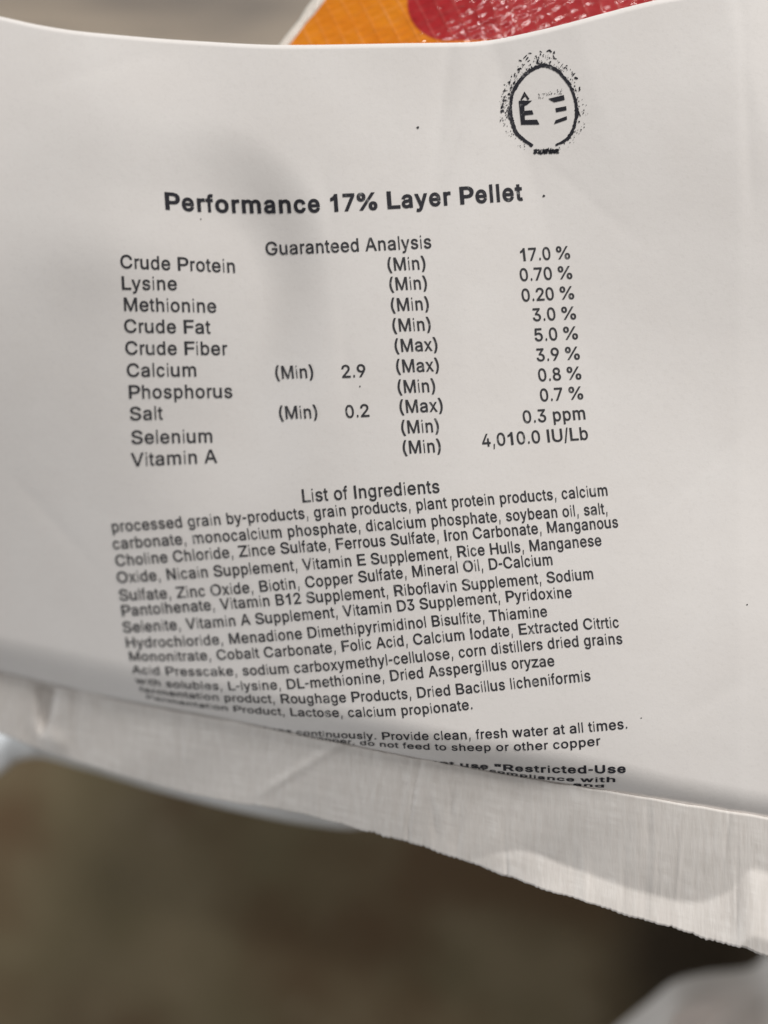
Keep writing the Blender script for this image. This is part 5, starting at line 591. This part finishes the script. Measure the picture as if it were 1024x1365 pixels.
# ---- table of the analysis
pr = Print()
line(pr, 'Guaranteed Analysis', [(0, 353.5, 340), ('Analysis', 488, 334.5), (-1, 576, 330.5)], 17, (0.08, 0.08))
left = [('Crude Protein', 160, 357, 315.5, 363.5), ('Lysine', 161, 385.7, 237.5, 386.5), ('Methionine', 164, 414, 290, 416.5),
        ('Crude Fat', 165, 443, 281.5, 444.5), ('Crude Fiber', 166.5, 472.3, 304, 473), ('Calcium', 168.5, 502, 264, 501.5),
        ('Phosphorus', 170.5, 531, 311.5, 530), ('Salt', 172.5, 560, 218, 559), ('Selenium', 174.5, 591.5, 285.5, 589.5), ('Vitamin A', 175, 621.5, 290.5, 616.5)]
for tx, x0, y0, x1, y1 in left:
    line(pr, tx, [(0, x0, y0), (-1, x1, y1)], 17.3, (0.05, 0.07))
mid = [('(Min)', 516.5, 360.8, 569, 358.6), ('(Min)', 519, 387, 571, 385), ('(Min)', 521, 414.8, 573.5, 412.6), ('(Min)', 523, 442, 576, 440),
       ('(Max)', 526, 469, 585, 467), ('(Max)', 528, 496.4, 587, 494.4), ('(Min)', 530, 523.8, 582, 522), ('(Max)', 532.5, 550.4, 592, 548),
       ('(Min)', 534.8, 577.8, 587, 575.4), ('(Min)', 536.8, 604.8, 589.5, 602.2), ('(Min)', 367, 505, 419.5, 503.4), ('(Min)', 372, 558.6, 425, 557)]
for tx, x0, y0, x1, y1 in mid:
    line(pr, tx, [(0, x0, y0), (-1, x1, y1)], 16.6, (0.10, 0.10))
val = [('17.0 %', 692.5, 348, 761.5, 344.5), ('0.70 %', 693, 374.6, 764.5, 371), ('0.20 %', 695.5, 401.8, 767, 398), ('3.0 %', 710, 428, 769.5, 425),
       ('5.0 %', 712.5, 454.8, 772, 451.5), ('3.9 %', 715, 481.5, 774.5, 478.5), ('0.8 %', 717.5, 508.2, 776.5, 505), ('0.7 %', 720, 535, 779, 531.5),
       ('0.3 ppm', 697, 564, 782.5, 558.5), ('4,010.0 IU/Lb', 642.5, 595.5, 785.5, 585.5), ('2.9', 455.5, 503.5, 489.5, 502), ('0.2', 460.5, 557, 494, 555)]
for tx, x0, y0, x1, y1 in val:
    line(pr, tx, [(0, x0, y0), (-1, x1, y1)], 16.4, (0.10, 0.12))
pr.build('analysis_table_print', INK, label)

# ---- ingredients
pr = Print()
line(pr, 'List of Ingredients', [(0, 402, 669.5), (-1, 587.5, 656.3)], 16.8, (0.10, 0.11))
ING = [
 ('processed grain by-products, grain products, plant protein products, calcium', [(0, 147, 709.6), ('by-products', 306, 698), ('plant', 552, 680.5), (-1, 812.5, 660)], 14.5),
 ('carbonate, monocalcium phosphate, dicalcium phosphate, soybean oil, salt,', [(0, 150, 732.3), ('phosphate', 387, 715), ('dicalcium', 485, 708.5), (-1, 812, 684.5)], 14.5),
 ('Choline Chloride, Zince Sulfate, Ferrous Sulfate, Iron Carbonate, Manganous', [(0, 152.5, 754.8), ('Zince', 322, 742), ('Ferrous', 449.5, 732.3), ('Iron', 588, 721.5), (-1, 826.5, 702.5)], 14.5),
 ('Oxide, Nicain Supplement, Vitamin E Supplement, Rice Hulls, Manganese', [(0, 155, 777), ('Nicain', 223, 773), ('Vitamin', 406, 759.4), ('Rice', 607, 743), (-1, 804, 726.8)], 14.5),
 ('Sulfate, Zinc Oxide, Biotin, Copper Sulfate, Mineral Oil, D-Calcium', [(0, 158, 800.5), ('Biotin', 348.5, 788.8), ('Copper', 408, 783), ('Mineral', 546, 769.5), (-1, 739.5, 752.5)], 14.5),
 ('Pantolhenate, Vitamin B12 Supplement, Riboflavin Supplement, Sodium', [(0, 161, 820.8), ('Vitamin', 296, 813.5), ('Riboflavin', 524, 793.7), (-1, 793, 771.5)], 14.3),
 ('Selenite, Vitamin A Supplement, Vitamin D3 Supplement, Pyridoxine', [(0, 164, 843), ('Vitamin A', 249, 838.7), ('Vitamin D3', 457, 821.5), ('D3', 530, 815), (-1, 763.5, 796)], 14.2),
 ('Hydrochloride, Menadione Dimethipyrimidinol Bisulfite, Thiamine', [(0, 168, 862.8), ('Menadione', 304, 858.6), ('Dimethi', 411.5, 850), ('Bisulfite', 574.5, 835.5), (-1, 731, 821.5)], [(160, 13), (400, 14.2), (840, 14.2)]),
 ('Mononitrate, Cobalt Carbonate, Folic Acid, Calcium Iodate, Extracted Citrtic', [(0, 172, 880.3), ('Cobalt', 289, 879.5), ('Folic', 456, 868.5), ('Calcium', 550.5, 859), ('Extracted', 691, 846.5), (-1, 826.5, 836)], [(160, 11.6), (300, 13.2), (450, 14), (840, 14.2)]),
 ('Acid Presscake, sodium carboxymethyl-cellulose, corn distillers dried grains', [(0, 177.5, 897), ('sodium', 321, 900.5), ('carboxy', 393, 896.5), ('corn', 613, 876.5), (-1, 830.5, 858)], [(170, 10), (300, 12.4), (450, 14), (840, 14.2)]),
 ('with solubles, L-lysine, DL-methionine, Dried Asspergillus oryzae', [(0, 182, 910.5), ('L-lysine', 301.5, 919.5), ('DL', 382, 918.5), ('Dried', 521.5, 907.5), (-1, 740, 887.5)], [(175, 7.6), (300, 11), (400, 13.2), (520, 14), (840, 14.2)]),
 ('fermentation product, Roughage Products, Dried Bacillus licheniformis', [(0, 188, 921.5), ('product,', 295.5, 934.2), ('Roughage', 374, 937), ('Dried', 557.5, 930), (-1, 788, 907)], [(185, 6), (290, 9), (380, 12), (500, 13.6), (840, 14.2)]),
 ('Fermentation Product, Lactose, calcium propionate.', [(0, 195, 930.5), ('Product', 310.5, 947.8), ('Lactose', 383, 954), ('calcium', 467, 955.5), ('propionate', 535.7, 953), (-1, 631, 945)], [(195, 4.4), (300, 7.2), (380, 10), (480, 12.4), (640, 13.6)]),
]
for tx, an, cap in ING:
    line(pr, tx, an, cap, (0.17, 0.12))
pr.build('ingredient_print', INK, label)

# ---- feeding directions, running under the roll
pr = Print()
line(pr, 'Feed to laying chickens continuously. Provide clean, fresh water at all times.',
     [(0, 205, 945), ('chickens', 318, 968.5), ('continuously', 391, 978), ('Provide', 508.5, 985.8), ('fresh', 637.5, 985), ('water', 686, 981.8), (-1, 836, 971)],
     [(200, 3), (320, 4.5), (390, 6), (500, 9.4), (620, 12), (840, 13.2)], (0.12, 0.10))
line(pr, 'Contains added copper, do not feed to sheep or other copper',
     [(0, 290, 964), ('copper', 408, 984.2), ('do', 475, 991.6), ('sheep', 607, 1000.3), ('or', 665.5, 1000.8), (-1, 797.5, 993.3)],
     [(300, 3), (410, 4.2), (500, 6.4), (600, 8.8), (700, 10.8), (840, 12.2)], (0.10, 0.08))
line(pr, 'Do not use "Restricted-Use', [(0, 531, 1010.5), ('not', 577, 1016.0), ('use', 612, 1021.5), ('"Rest', 659, 1026), ('Use', 786, 1030), (-1, 839.5, 1029.5)],
     [(530, 3), (577, 3.8), (660, 7.2), (760, 9.6), (850, 10.6)], (0.05, 0.05), True)
line(pr, 'in compliance with', [(0, 632, 1023), ('pliance', 690, 1034.5), ('with', 775.5, 1041.3), (-1, 821, 1042.2)],
     [(630, 2.4), (700, 3.8), (770, 5.6), (830, 6.8)], (0, 0), True)
line(pr, 'and', [(0, 763, 1046.6), (-1, 807, 1049.6)], 3.6, (0, 0), True)
pr.build('feeding_print', INKB, label)

# ---- egg stamp
pr = Print()
def Z(p): return 640 + p[0] / 6.4, 40 + p[1] / 6.4
def poly(pts):
    q = [Z(p) for p in pts]
    from mathutils import Vector
    from mathutils.geometry import tessellate_polygon
    tr = tessellate_polygon([[Vector((a, b, 0)) for a, b in q]])
    pr.add([a for a, b in q], [b for a, b in q], tr)
ring = [(450, 990, 24), (370, 935, 30), (305, 870, 34), (272, 780, 38), (257, 710, 38), (262, 640, 24), (273, 560, 28), (308, 480, 34), (370, 400, 30),
        (440, 340, 30), (540, 303, 30), (640, 335, 30), (720, 410, 27), (780, 500, 25), (812, 600, 25), (826, 690, 32), (813, 790, 27), (780, 880, 29), (725, 943, 24), (645, 985, 18)]
tk = np.arange(len(ring)); ts = np.linspace(0, len(ring) - 1, 170)
rx, ry, rw = [pchip(tk, [r[i] for r in ring])(ts) for i in range(3)]
tx, ty = np.gradient(rx), np.gradient(ry); tl = np.hypot(tx, ty)
nx, ny = ty / tl, -tx / tl
jo = rng.normal(0, 3.2, 170); ji = rng.normal(0, 1.6, 170)
sgn = np.sign(nx * (rx - 540) + ny * (ry - 660))
ox = rx + nx * sgn * (rw/2 + jo); oy = ry + ny * sgn * (rw/2 + jo)
ix = rx - nx * sgn * (rw/2 + ji); iy = ry - ny * sgn * (rw/2 + ji)
vv = [Z(p) for p in list(zip(ox, oy)) + list(zip(ix, iy))]
n = 170
pr.add([a for a, b in vv], [b for a, b in vv], [t for i in range(n-1) for t in ((i, i+1, n+i+1), (i, n+i+1, n+i))])
for pg in ([(330, 605), (378, 600), (380, 690), (445, 685), (457, 720), (382, 728), (384, 768), (487, 765), (508, 807), (350, 809)],
           [(378, 525), (393, 562), (372, 580), (354, 602), (345, 592)], [(378, 525), (422, 588), (407, 600), (385, 562)],
           [(335, 604), (445, 603), (406, 636), (379, 650), (336, 640)],
           [(583, 587), (715, 555), (723, 597), (635, 617), (606, 603)], [(643, 668), (735, 650), (739, 685), (650, 702)], [(645, 770), (740, 735), (743, 765), (631, 804)]):
    poly(pg)
def blob(x, y, r, el=1.0):
    k = random.randint(5, 8); a0 = random.random() * 6.28; rot = random.random() * 3.14
    pts = []
    for i in range(k):
        a = a0 + i * 2 * math.pi / k; rr = r * random.uniform(0.6, 1.25)
        u, v = rr * math.cos(a) * el, rr * math.sin(a) / el
        pts.append((x + u * math.cos(rot) - v * math.sin(rot), y + u * math.sin(rot) + v * math.cos(rot)))
    poly(pts)
# smudged ring of lettering round the egg and ink speckle
for _ in range(320):
    i = random.randint(30, 150)
    t = i / 170
    dens = 1.0 if t < 0.62 else 0.6 if t < 0.78 else 0.4
    if random.random() > dens: continue
    d = random.uniform(14, 95) if random.random() < 0.75 else random.gauss(26, 8)
    if 0.62 > t > 0.2 and random.random() < 0.35: d = random.gauss(70, 9)
    blob(rx[i] + nx[i]*sgn[i]*d, ry[i] + ny[i]*sgn[i]*d, random.choice([3, 4, 4.5, 6, 7.5]), random.uniform(1, 1.7))
for x, y in ((345, 262), (385, 228), (400, 245), (430, 198), (520, 185), (515, 210), (585, 175), (600, 182), (632, 195), (628, 225), (640, 245), (345, 330), (295, 385), (250, 450), (290, 455), (215, 520), (245, 545),
             (210, 600), (190, 655), (188, 688), (232, 680), (800, 380), (822, 410), (850, 500), (835, 700), (845, 715), (330, 340), (495, 285), (490, 265)):
    blob(x, y, random.uniform(9, 14), random.uniform(1.2, 2))
for _ in range(45):
    i = random.choice(list(range(4, 30)) + list(range(140, 168)))
    d = random.uniform(20, 85)
    blob(rx[i] + nx[i]*sgn[i]*d, ry[i] + ny[i]*sgn[i]*d, random.uniform(2.5, 5.5))
for _ in range(120):
    x = random.uniform(458, 674)
    blob(x, 1036 + random.uniform(-17, 17) - (x - 560) * 0.03, random.uniform(5, 11), random.uniform(1, 1.8))
for _ in range(40):
    x = random.uniform(500, 700)
    blob(x, 570 - (x - 500) * 0.2 + random.uniform(-26, 18), random.uniform(2.5, 5.5))
pr.build('egg_emblem_print', INKE, label)

# ---- stray ink specks on the sheet, each a dot of its own
for x, y, r in ((557, 170, 2.1), (725, 261, 2.2), (268, 292, 1.1), (996, 806, 1.3), (855, 957, 1.0), (480, 515, 1.1)):
    pr = Print()
    a = np.linspace(0, 2*np.pi, 9)[:-1]
    rr = r * rng.uniform(0.6, 1.15, 8)
    pr.add(x + rr*np.cos(a), y + rr*np.sin(a), [(0, i, i+1) for i in range(1, 7)])
    pr.build('ink_speck', INK, label)

# ------------------------------------------------------------------ feed bag
bagr = bpy.data.objects.new('feed_bag', None); C.objects.link(bagr)
bagr.location = (0.06, 0.04, 0)
bpy.context.view_layer.update()
tag(bagr, 'glossy orange and red woven feed bag with white crepe tape closure behind the paper label', 'bag')

# body: domed pillow down to the floor
out = [(470, -52), (430, 0), (385, 58), (250, 232), (130, 420), (50, 600), (0, 760), (-30, 880), (-40, 945), (10, 965), (150, 1000), (300, 1036), (450, 1066), (560, 1092), (700, 1132), (850, 1172), (1024, 1222),
       (1120, 1246), (1500, 1345), (1900, 1440), (2010, 1380), (2060, 900), (2060, 300), (2000, -250), (1850, -700), (1500, -1000), (1180, -1040), (980, -880), (780, -560), (610, -260), (525, -130)]
o_ = np.array(out, float)
cen = np.array([860.0, 380.0])
# resample the outline
seg = np.hypot(*np.diff(np.vstack([o_, o_[:1]]), axis=0).T); cum = np.concatenate([[0], np.cumsum(seg)])
NO = 260
q = np.linspace(0, cum[-1], NO, endpoint=False)
loop = np.vstack([o_, o_[:1]])
ol = np.stack([np.interp(q, cum, loop[:, 0]), np.interp(q, cum, loop[:, 1])], -1)
rings = []
def bag_top(p, f):
    z = -8.0 - 8.0 * f ** 5 - 24 * sstep(450, -60, p[:, 0]) * sstep(100, 450, p[:, 1]) - 8 * sstep(750, 500, p[:, 0]) * sstep(600, 900, p[:, 1])
    z -= 0.006 * np.clip(60 - p[:, 1], 0, 900)
    z += 0.5 * np.sin(p[:, 0] / 60.0) * np.sin(p[:, 1] / 47.0 + p[:, 0] / 110.0)
    return z
fs = list(np.linspace(0.02, 0.9, 46)) + list(np.linspace(0.91, 1.0, 12))
for f in fs:
    p = cen + (ol - cen) * f
    z = bag_top(p, np.full(len(p), f))
    rings.append(np.array([P(a, b, c) for (a, b), c in zip(p, z)]))
for f, dzf in ((0.998, -38), (0.985, -46), (0.965, -80), (0.955, -160), (0.955, -230), (0.93, -262), (0.85, -279.5)):
    p = cen + (ol - cen) * f
    b = bag_top(cen + (ol - cen), np.ones(len(p)))
    zz = np.minimum(b - 3, dzf) if dzf > -200 else np.full(len(p), float(dzf))
    # the sides stand nearly upright: same place on the plan as the rim, drawn in a little
    rings.append(np.array([[*(np.array(P(a, b_, -15))[:2]), H + c/1000] for (a, b_), c in zip(p, zz)]))
V = np.concatenate(rings); F = []
for r in range(len(rings) - 1):
    for i in range(NO):
        j = (i + 1) % NO
        F.append((r*NO + i, (r+1)*NO + i, (r+1)*NO + j, r*NO + j))
F.append(tuple(range(NO))[::-1] if False else tuple(range(NO)))
F.append(tuple((len(rings)-1)*NO + i for i in range(NO))[::-1])
body = mesh_obj('printed_body', V, F, BAG, bagr)
bm = bmesh.new(); bm.from_mesh(body.data); bmesh.ops.recalc_face_normals(bm, faces=bm.faces); bm.to_mesh(body.data); bm.free()

def tube(name, pts, rad, mat, parent, ns=10, flat=0.5):
    pts = np.array(pts); V = []; F = []
    for i, p in enumerate(pts):
        t = pts[min(i+1, len(pts)-1)] - pts[max(i-1, 0)]; t /= np.linalg.norm(t)
        s = np.cross(t, [0, 0, 1.0]); s /= np.linalg.norm(s); u = np.cross(s, t)
        rr = rad * (1 + 0.25 * math.sin(i * 1.7) * math.sin(i * 0.61))
        for k in range(ns):
            a = 2*math.pi*k/ns
            V.append(p + s*rr*math.cos(a) + u*rr*flat*math.sin(a))
    for i in range(len(pts)-1):
        for k in range(ns):
            F.append((i*ns+k, i*ns+(k+1) % ns, (i+1)*ns+(k+1) % ns, (i+1)*ns+k))
    F.append(tuple(range(ns))[::-1]); F.append(tuple((len(pts)-1)*ns+k for k in range(ns)))
    return mesh_obj(name, V, F, mat, parent)
sp = []
for t in np.linspace(0, 1, 60):
    y = -260 + t * 900
    x = np.interp(y, [-260, -52, 0, 58, 232, 420, 600, 760], [600, 470, 430, 385, 250, 130, 50, 0])
    f = 1.0
    z = bag_top(np.array([[x, y]]), np.array([f]))[0]
    sp.append(P(x - 3, y, z - 0.2))
tube('side_seam', sp, 0.0011, m_white('seam_plastic', (0.80, 0.76, 0.70), 0.18, 0.6), bagr)

# crepe closure tape folded over the bag's end
tlow = pchip([-120, 0, 60, 150, 220, 300, 380, 450, 560, 700, 850, 1024, 1180], [950, 978, 1001, 1030, 1050, 1068, 1081, 1098, 1128, 1177, 1224, 1275, 1322])
arc = pchip([-120, 500, 600, 690, 760, 860, 925, 970, 1005, 1030, 1180], [1400, 1240, 1160, 1134, 1156, 1190, 1203, 1190, 1158, 1166, 1220])
NU, NVT = 640, 46
tx_ = np.linspace(-110, 1150, NU)
jag = 1.1 * np.abs(((tx_ / 7.3) % 1.0) - 0.5) * 2 - 0.55
jag += np.interp(tx_, np.linspace(-110, 1150, 90), rng.normal(0, 0.9, 90)) + rng.normal(0, 0.35, NU)
jag *= np.interp(tx_, [300, 520], [0.45, 1.0])
wrk = [(random.uniform(-80, 1120), random.uniform(-0.35, 0.15), random.uniform(2.5, 8), random.uniform(-0.22, 0.16), random.uniform(0, 1), random.uniform(0.15, 0.5)) for _ in range(70)]
verts = []; uvs = []
S = sil(tx_) + np.interp(tx_, np.linspace(-110, 1150, 60), rng.normal(0, 0.5, 60))
crest = base_dz(tx_, sil(tx_)) - rollR(tx_) / bend(tx_) * (1 - np.sqrt(1 - bend(tx_)**2)) * K * 1000 + 0.55
for v in list(np.linspace(-0.35, -0.03, 10)) + list(np.linspace(0, 1, NVT)):
    vv = max(v, 0.0)
    back = max(-v, 0.0)
    py = S + (tlow(tx_) + jag * vv**8 - S) * vv + 3.0 * math.sqrt(back)
    # falls away from the folded crest; the back layer hangs behind it
    z = crest - 0.5 * vv - 2.2 * vv**1.5 - 14.0 * back
    v = vv
    # pleat at the left end
    wdt = 4.0 + 12.0 * max(0.0, 0.75 - v)
    zz = np.exp(-((tx_ - (62 - 9 * v)) / wdt) ** 2) * sstep(0.0, 0.06, v)
    z += -2.6 * zz * (1 - sstep(0.50, 0.85, v))
    z += 1.0 * sstep(58, 20, tx_) * v
    z += 0.8 * np.exp(-(((tx_ - 72) / 18) ** 2 + ((v - 0.80) / 0.16) ** 2))
    # the lower right part kicks up along a curved crease
    z += 0.052 * np.clip(py - arc(tx_), 0, 90) * sstep(560, 740, tx_)
    for wx, wl, ww, wa, wc, wh in wrk:
        z += wa * np.exp(-((tx_ - wx - wl * v * 90) / ww) ** 2) * math.exp(-((v - wc) / wh) ** 2)
    # faint diagonal buckles
    z += 0.35 * np.sin((tx_ + 1.2 * (py - S)) / 33.0) * np.sin(tx_ / 150.0) * v
    z += 0.30 * np.exp(-((tx_ - (440 - 1.6 * (py - 1000))) / 12.0) ** 2) * sstep(330, 380, tx_) * (1 - sstep(470, 560, tx_))
    verts += [P(a, b, c) for a, b, c in zip(tx_, py, z)]
    uvs += [(a * K * 10, (v - back) * 1.2) for a in tx_]
tape = mesh_obj('crepe_tape', verts, grid_faces(NU, NVT + 10), TAPE, bagr)
set_uv(tape, uvs)
sm = tape.modifiers.new('thickness', 'SOLIDIFY'); sm.thickness = 0.0005; sm.offset = -1

# white back hem that shows below the tape on the left
hx = np.linspace(-130, 500, 120)
hlow = pchip([-130, -60, 0, 25, 48, 110, 220, 330, 420, 470, 500], [1110, 1066, 1032, 1014, 1010, 1024, 1056, 1084, 1101, 1106, 1098])
verts = []; uvs = []
for v in np.linspace(0, 1, 26):
    a = v * math.radians(115)
    py = 930 + np.interp(hx, [0, 500], [0, 120]) + (hlow(hx) - 930 - np.interp(hx, [0, 500], [0, 120])) * math.sin(min(a, math.pi/2)) / 1.0
    z = -48 - 9 * (1 - math.cos(a)) + 2.2 * np.sin(hx / 52.0 + v * 2)
    z = np.interp(hx, [-130, -20, 45, 300, 500], [-22, -9, 0, 6, 15]) + z
    verts += [P(p, q_, c) for p, q_, c in zip(hx, py, z)]
hem = mesh_obj('back_hem', verts, grid_faces(120, 26), HEM, bagr)
sm = hem.modifiers.new('thickness', 'SOLIDIFY'); sm.thickness = 0.0008; sm.offset = -1

# ------------------------------------------------------------------ crumpled white sack, low on the right
edge = pchip([760, 826, 866, 903, 945, 998, 1014, 1028, 1100, 1400], [1430, 1366, 1334, 1306, 1296, 1290, 1281, 1262, 1200, 1110])
sx = np.linspace(762, 1400, 150)
rows = []
for v in np.linspace(0, 1, 60):
    e = edge(sx)
    py = e + (1750 - e) * v ** 1.3
    z = -95 + 45 * np.sin(min(v * 2.2, 1) * math.pi / 2) ** 1 - 30 * v**2
    z = z + 8 * np.sin(sx / 41.0 + v * 9) * np.sin(v * 7 + sx / 95.0) * min(1, v * 6) + 5 * np.sin((sx - 900) / 19.0 + 12 * v) * min(1, v*5) * 0.5
    rows.append(np.array([P(a, b, c) for a, b, c in zip(sx, py, z)]))
topn = len(rows)
under = []
for k, r in enumerate(rows):
    u = r.copy(); u[:, 2] = 0.001; f_ = (H + D - 0.001) / (H + D - r[:, 2]); u[:, 0] = r[:, 0]*f_ + 0.012; u[:, 1] = r[:, 1]*f_ - 0.015 * (1 - k / topn)
    under.append(u)
V = np.concatenate(rows + under)
nu_, nv_ = 150, topn
F = grid_faces(nu_, nv_) + grid_faces(nu_, nv_, nu_*nv_, True)
o2 = nu_*nv_
for i in range(nu_-1):
    F.append((i, i+1, o2+i+1, o2+i)); b = (nv_-1)*nu_
    F.append((b+i+1, b+i, o2+b+i, o2+b+i+1))
for j in range(nv_-1):
    F.append(((j+1)*nu_, j*nu_, o2+j*nu_, o2+(j+1)*nu_)); e = nu_-1
    F.append((j*nu_+e, (j+1)*nu_+e, o2+(j+1)*nu_+e, o2+j*nu_+e))
sack = mesh_obj('white_sack', V, F, SACK)
bm = bmesh.new(); bm.from_mesh(sack.data); bmesh.ops.recalc_face_normals(bm, faces=bm.faces); bm.to_mesh(sack.data); bm.free()
tag(sack, 'crumpled dull white sack standing on the dark floor at lower right, out of focus', 'sack')
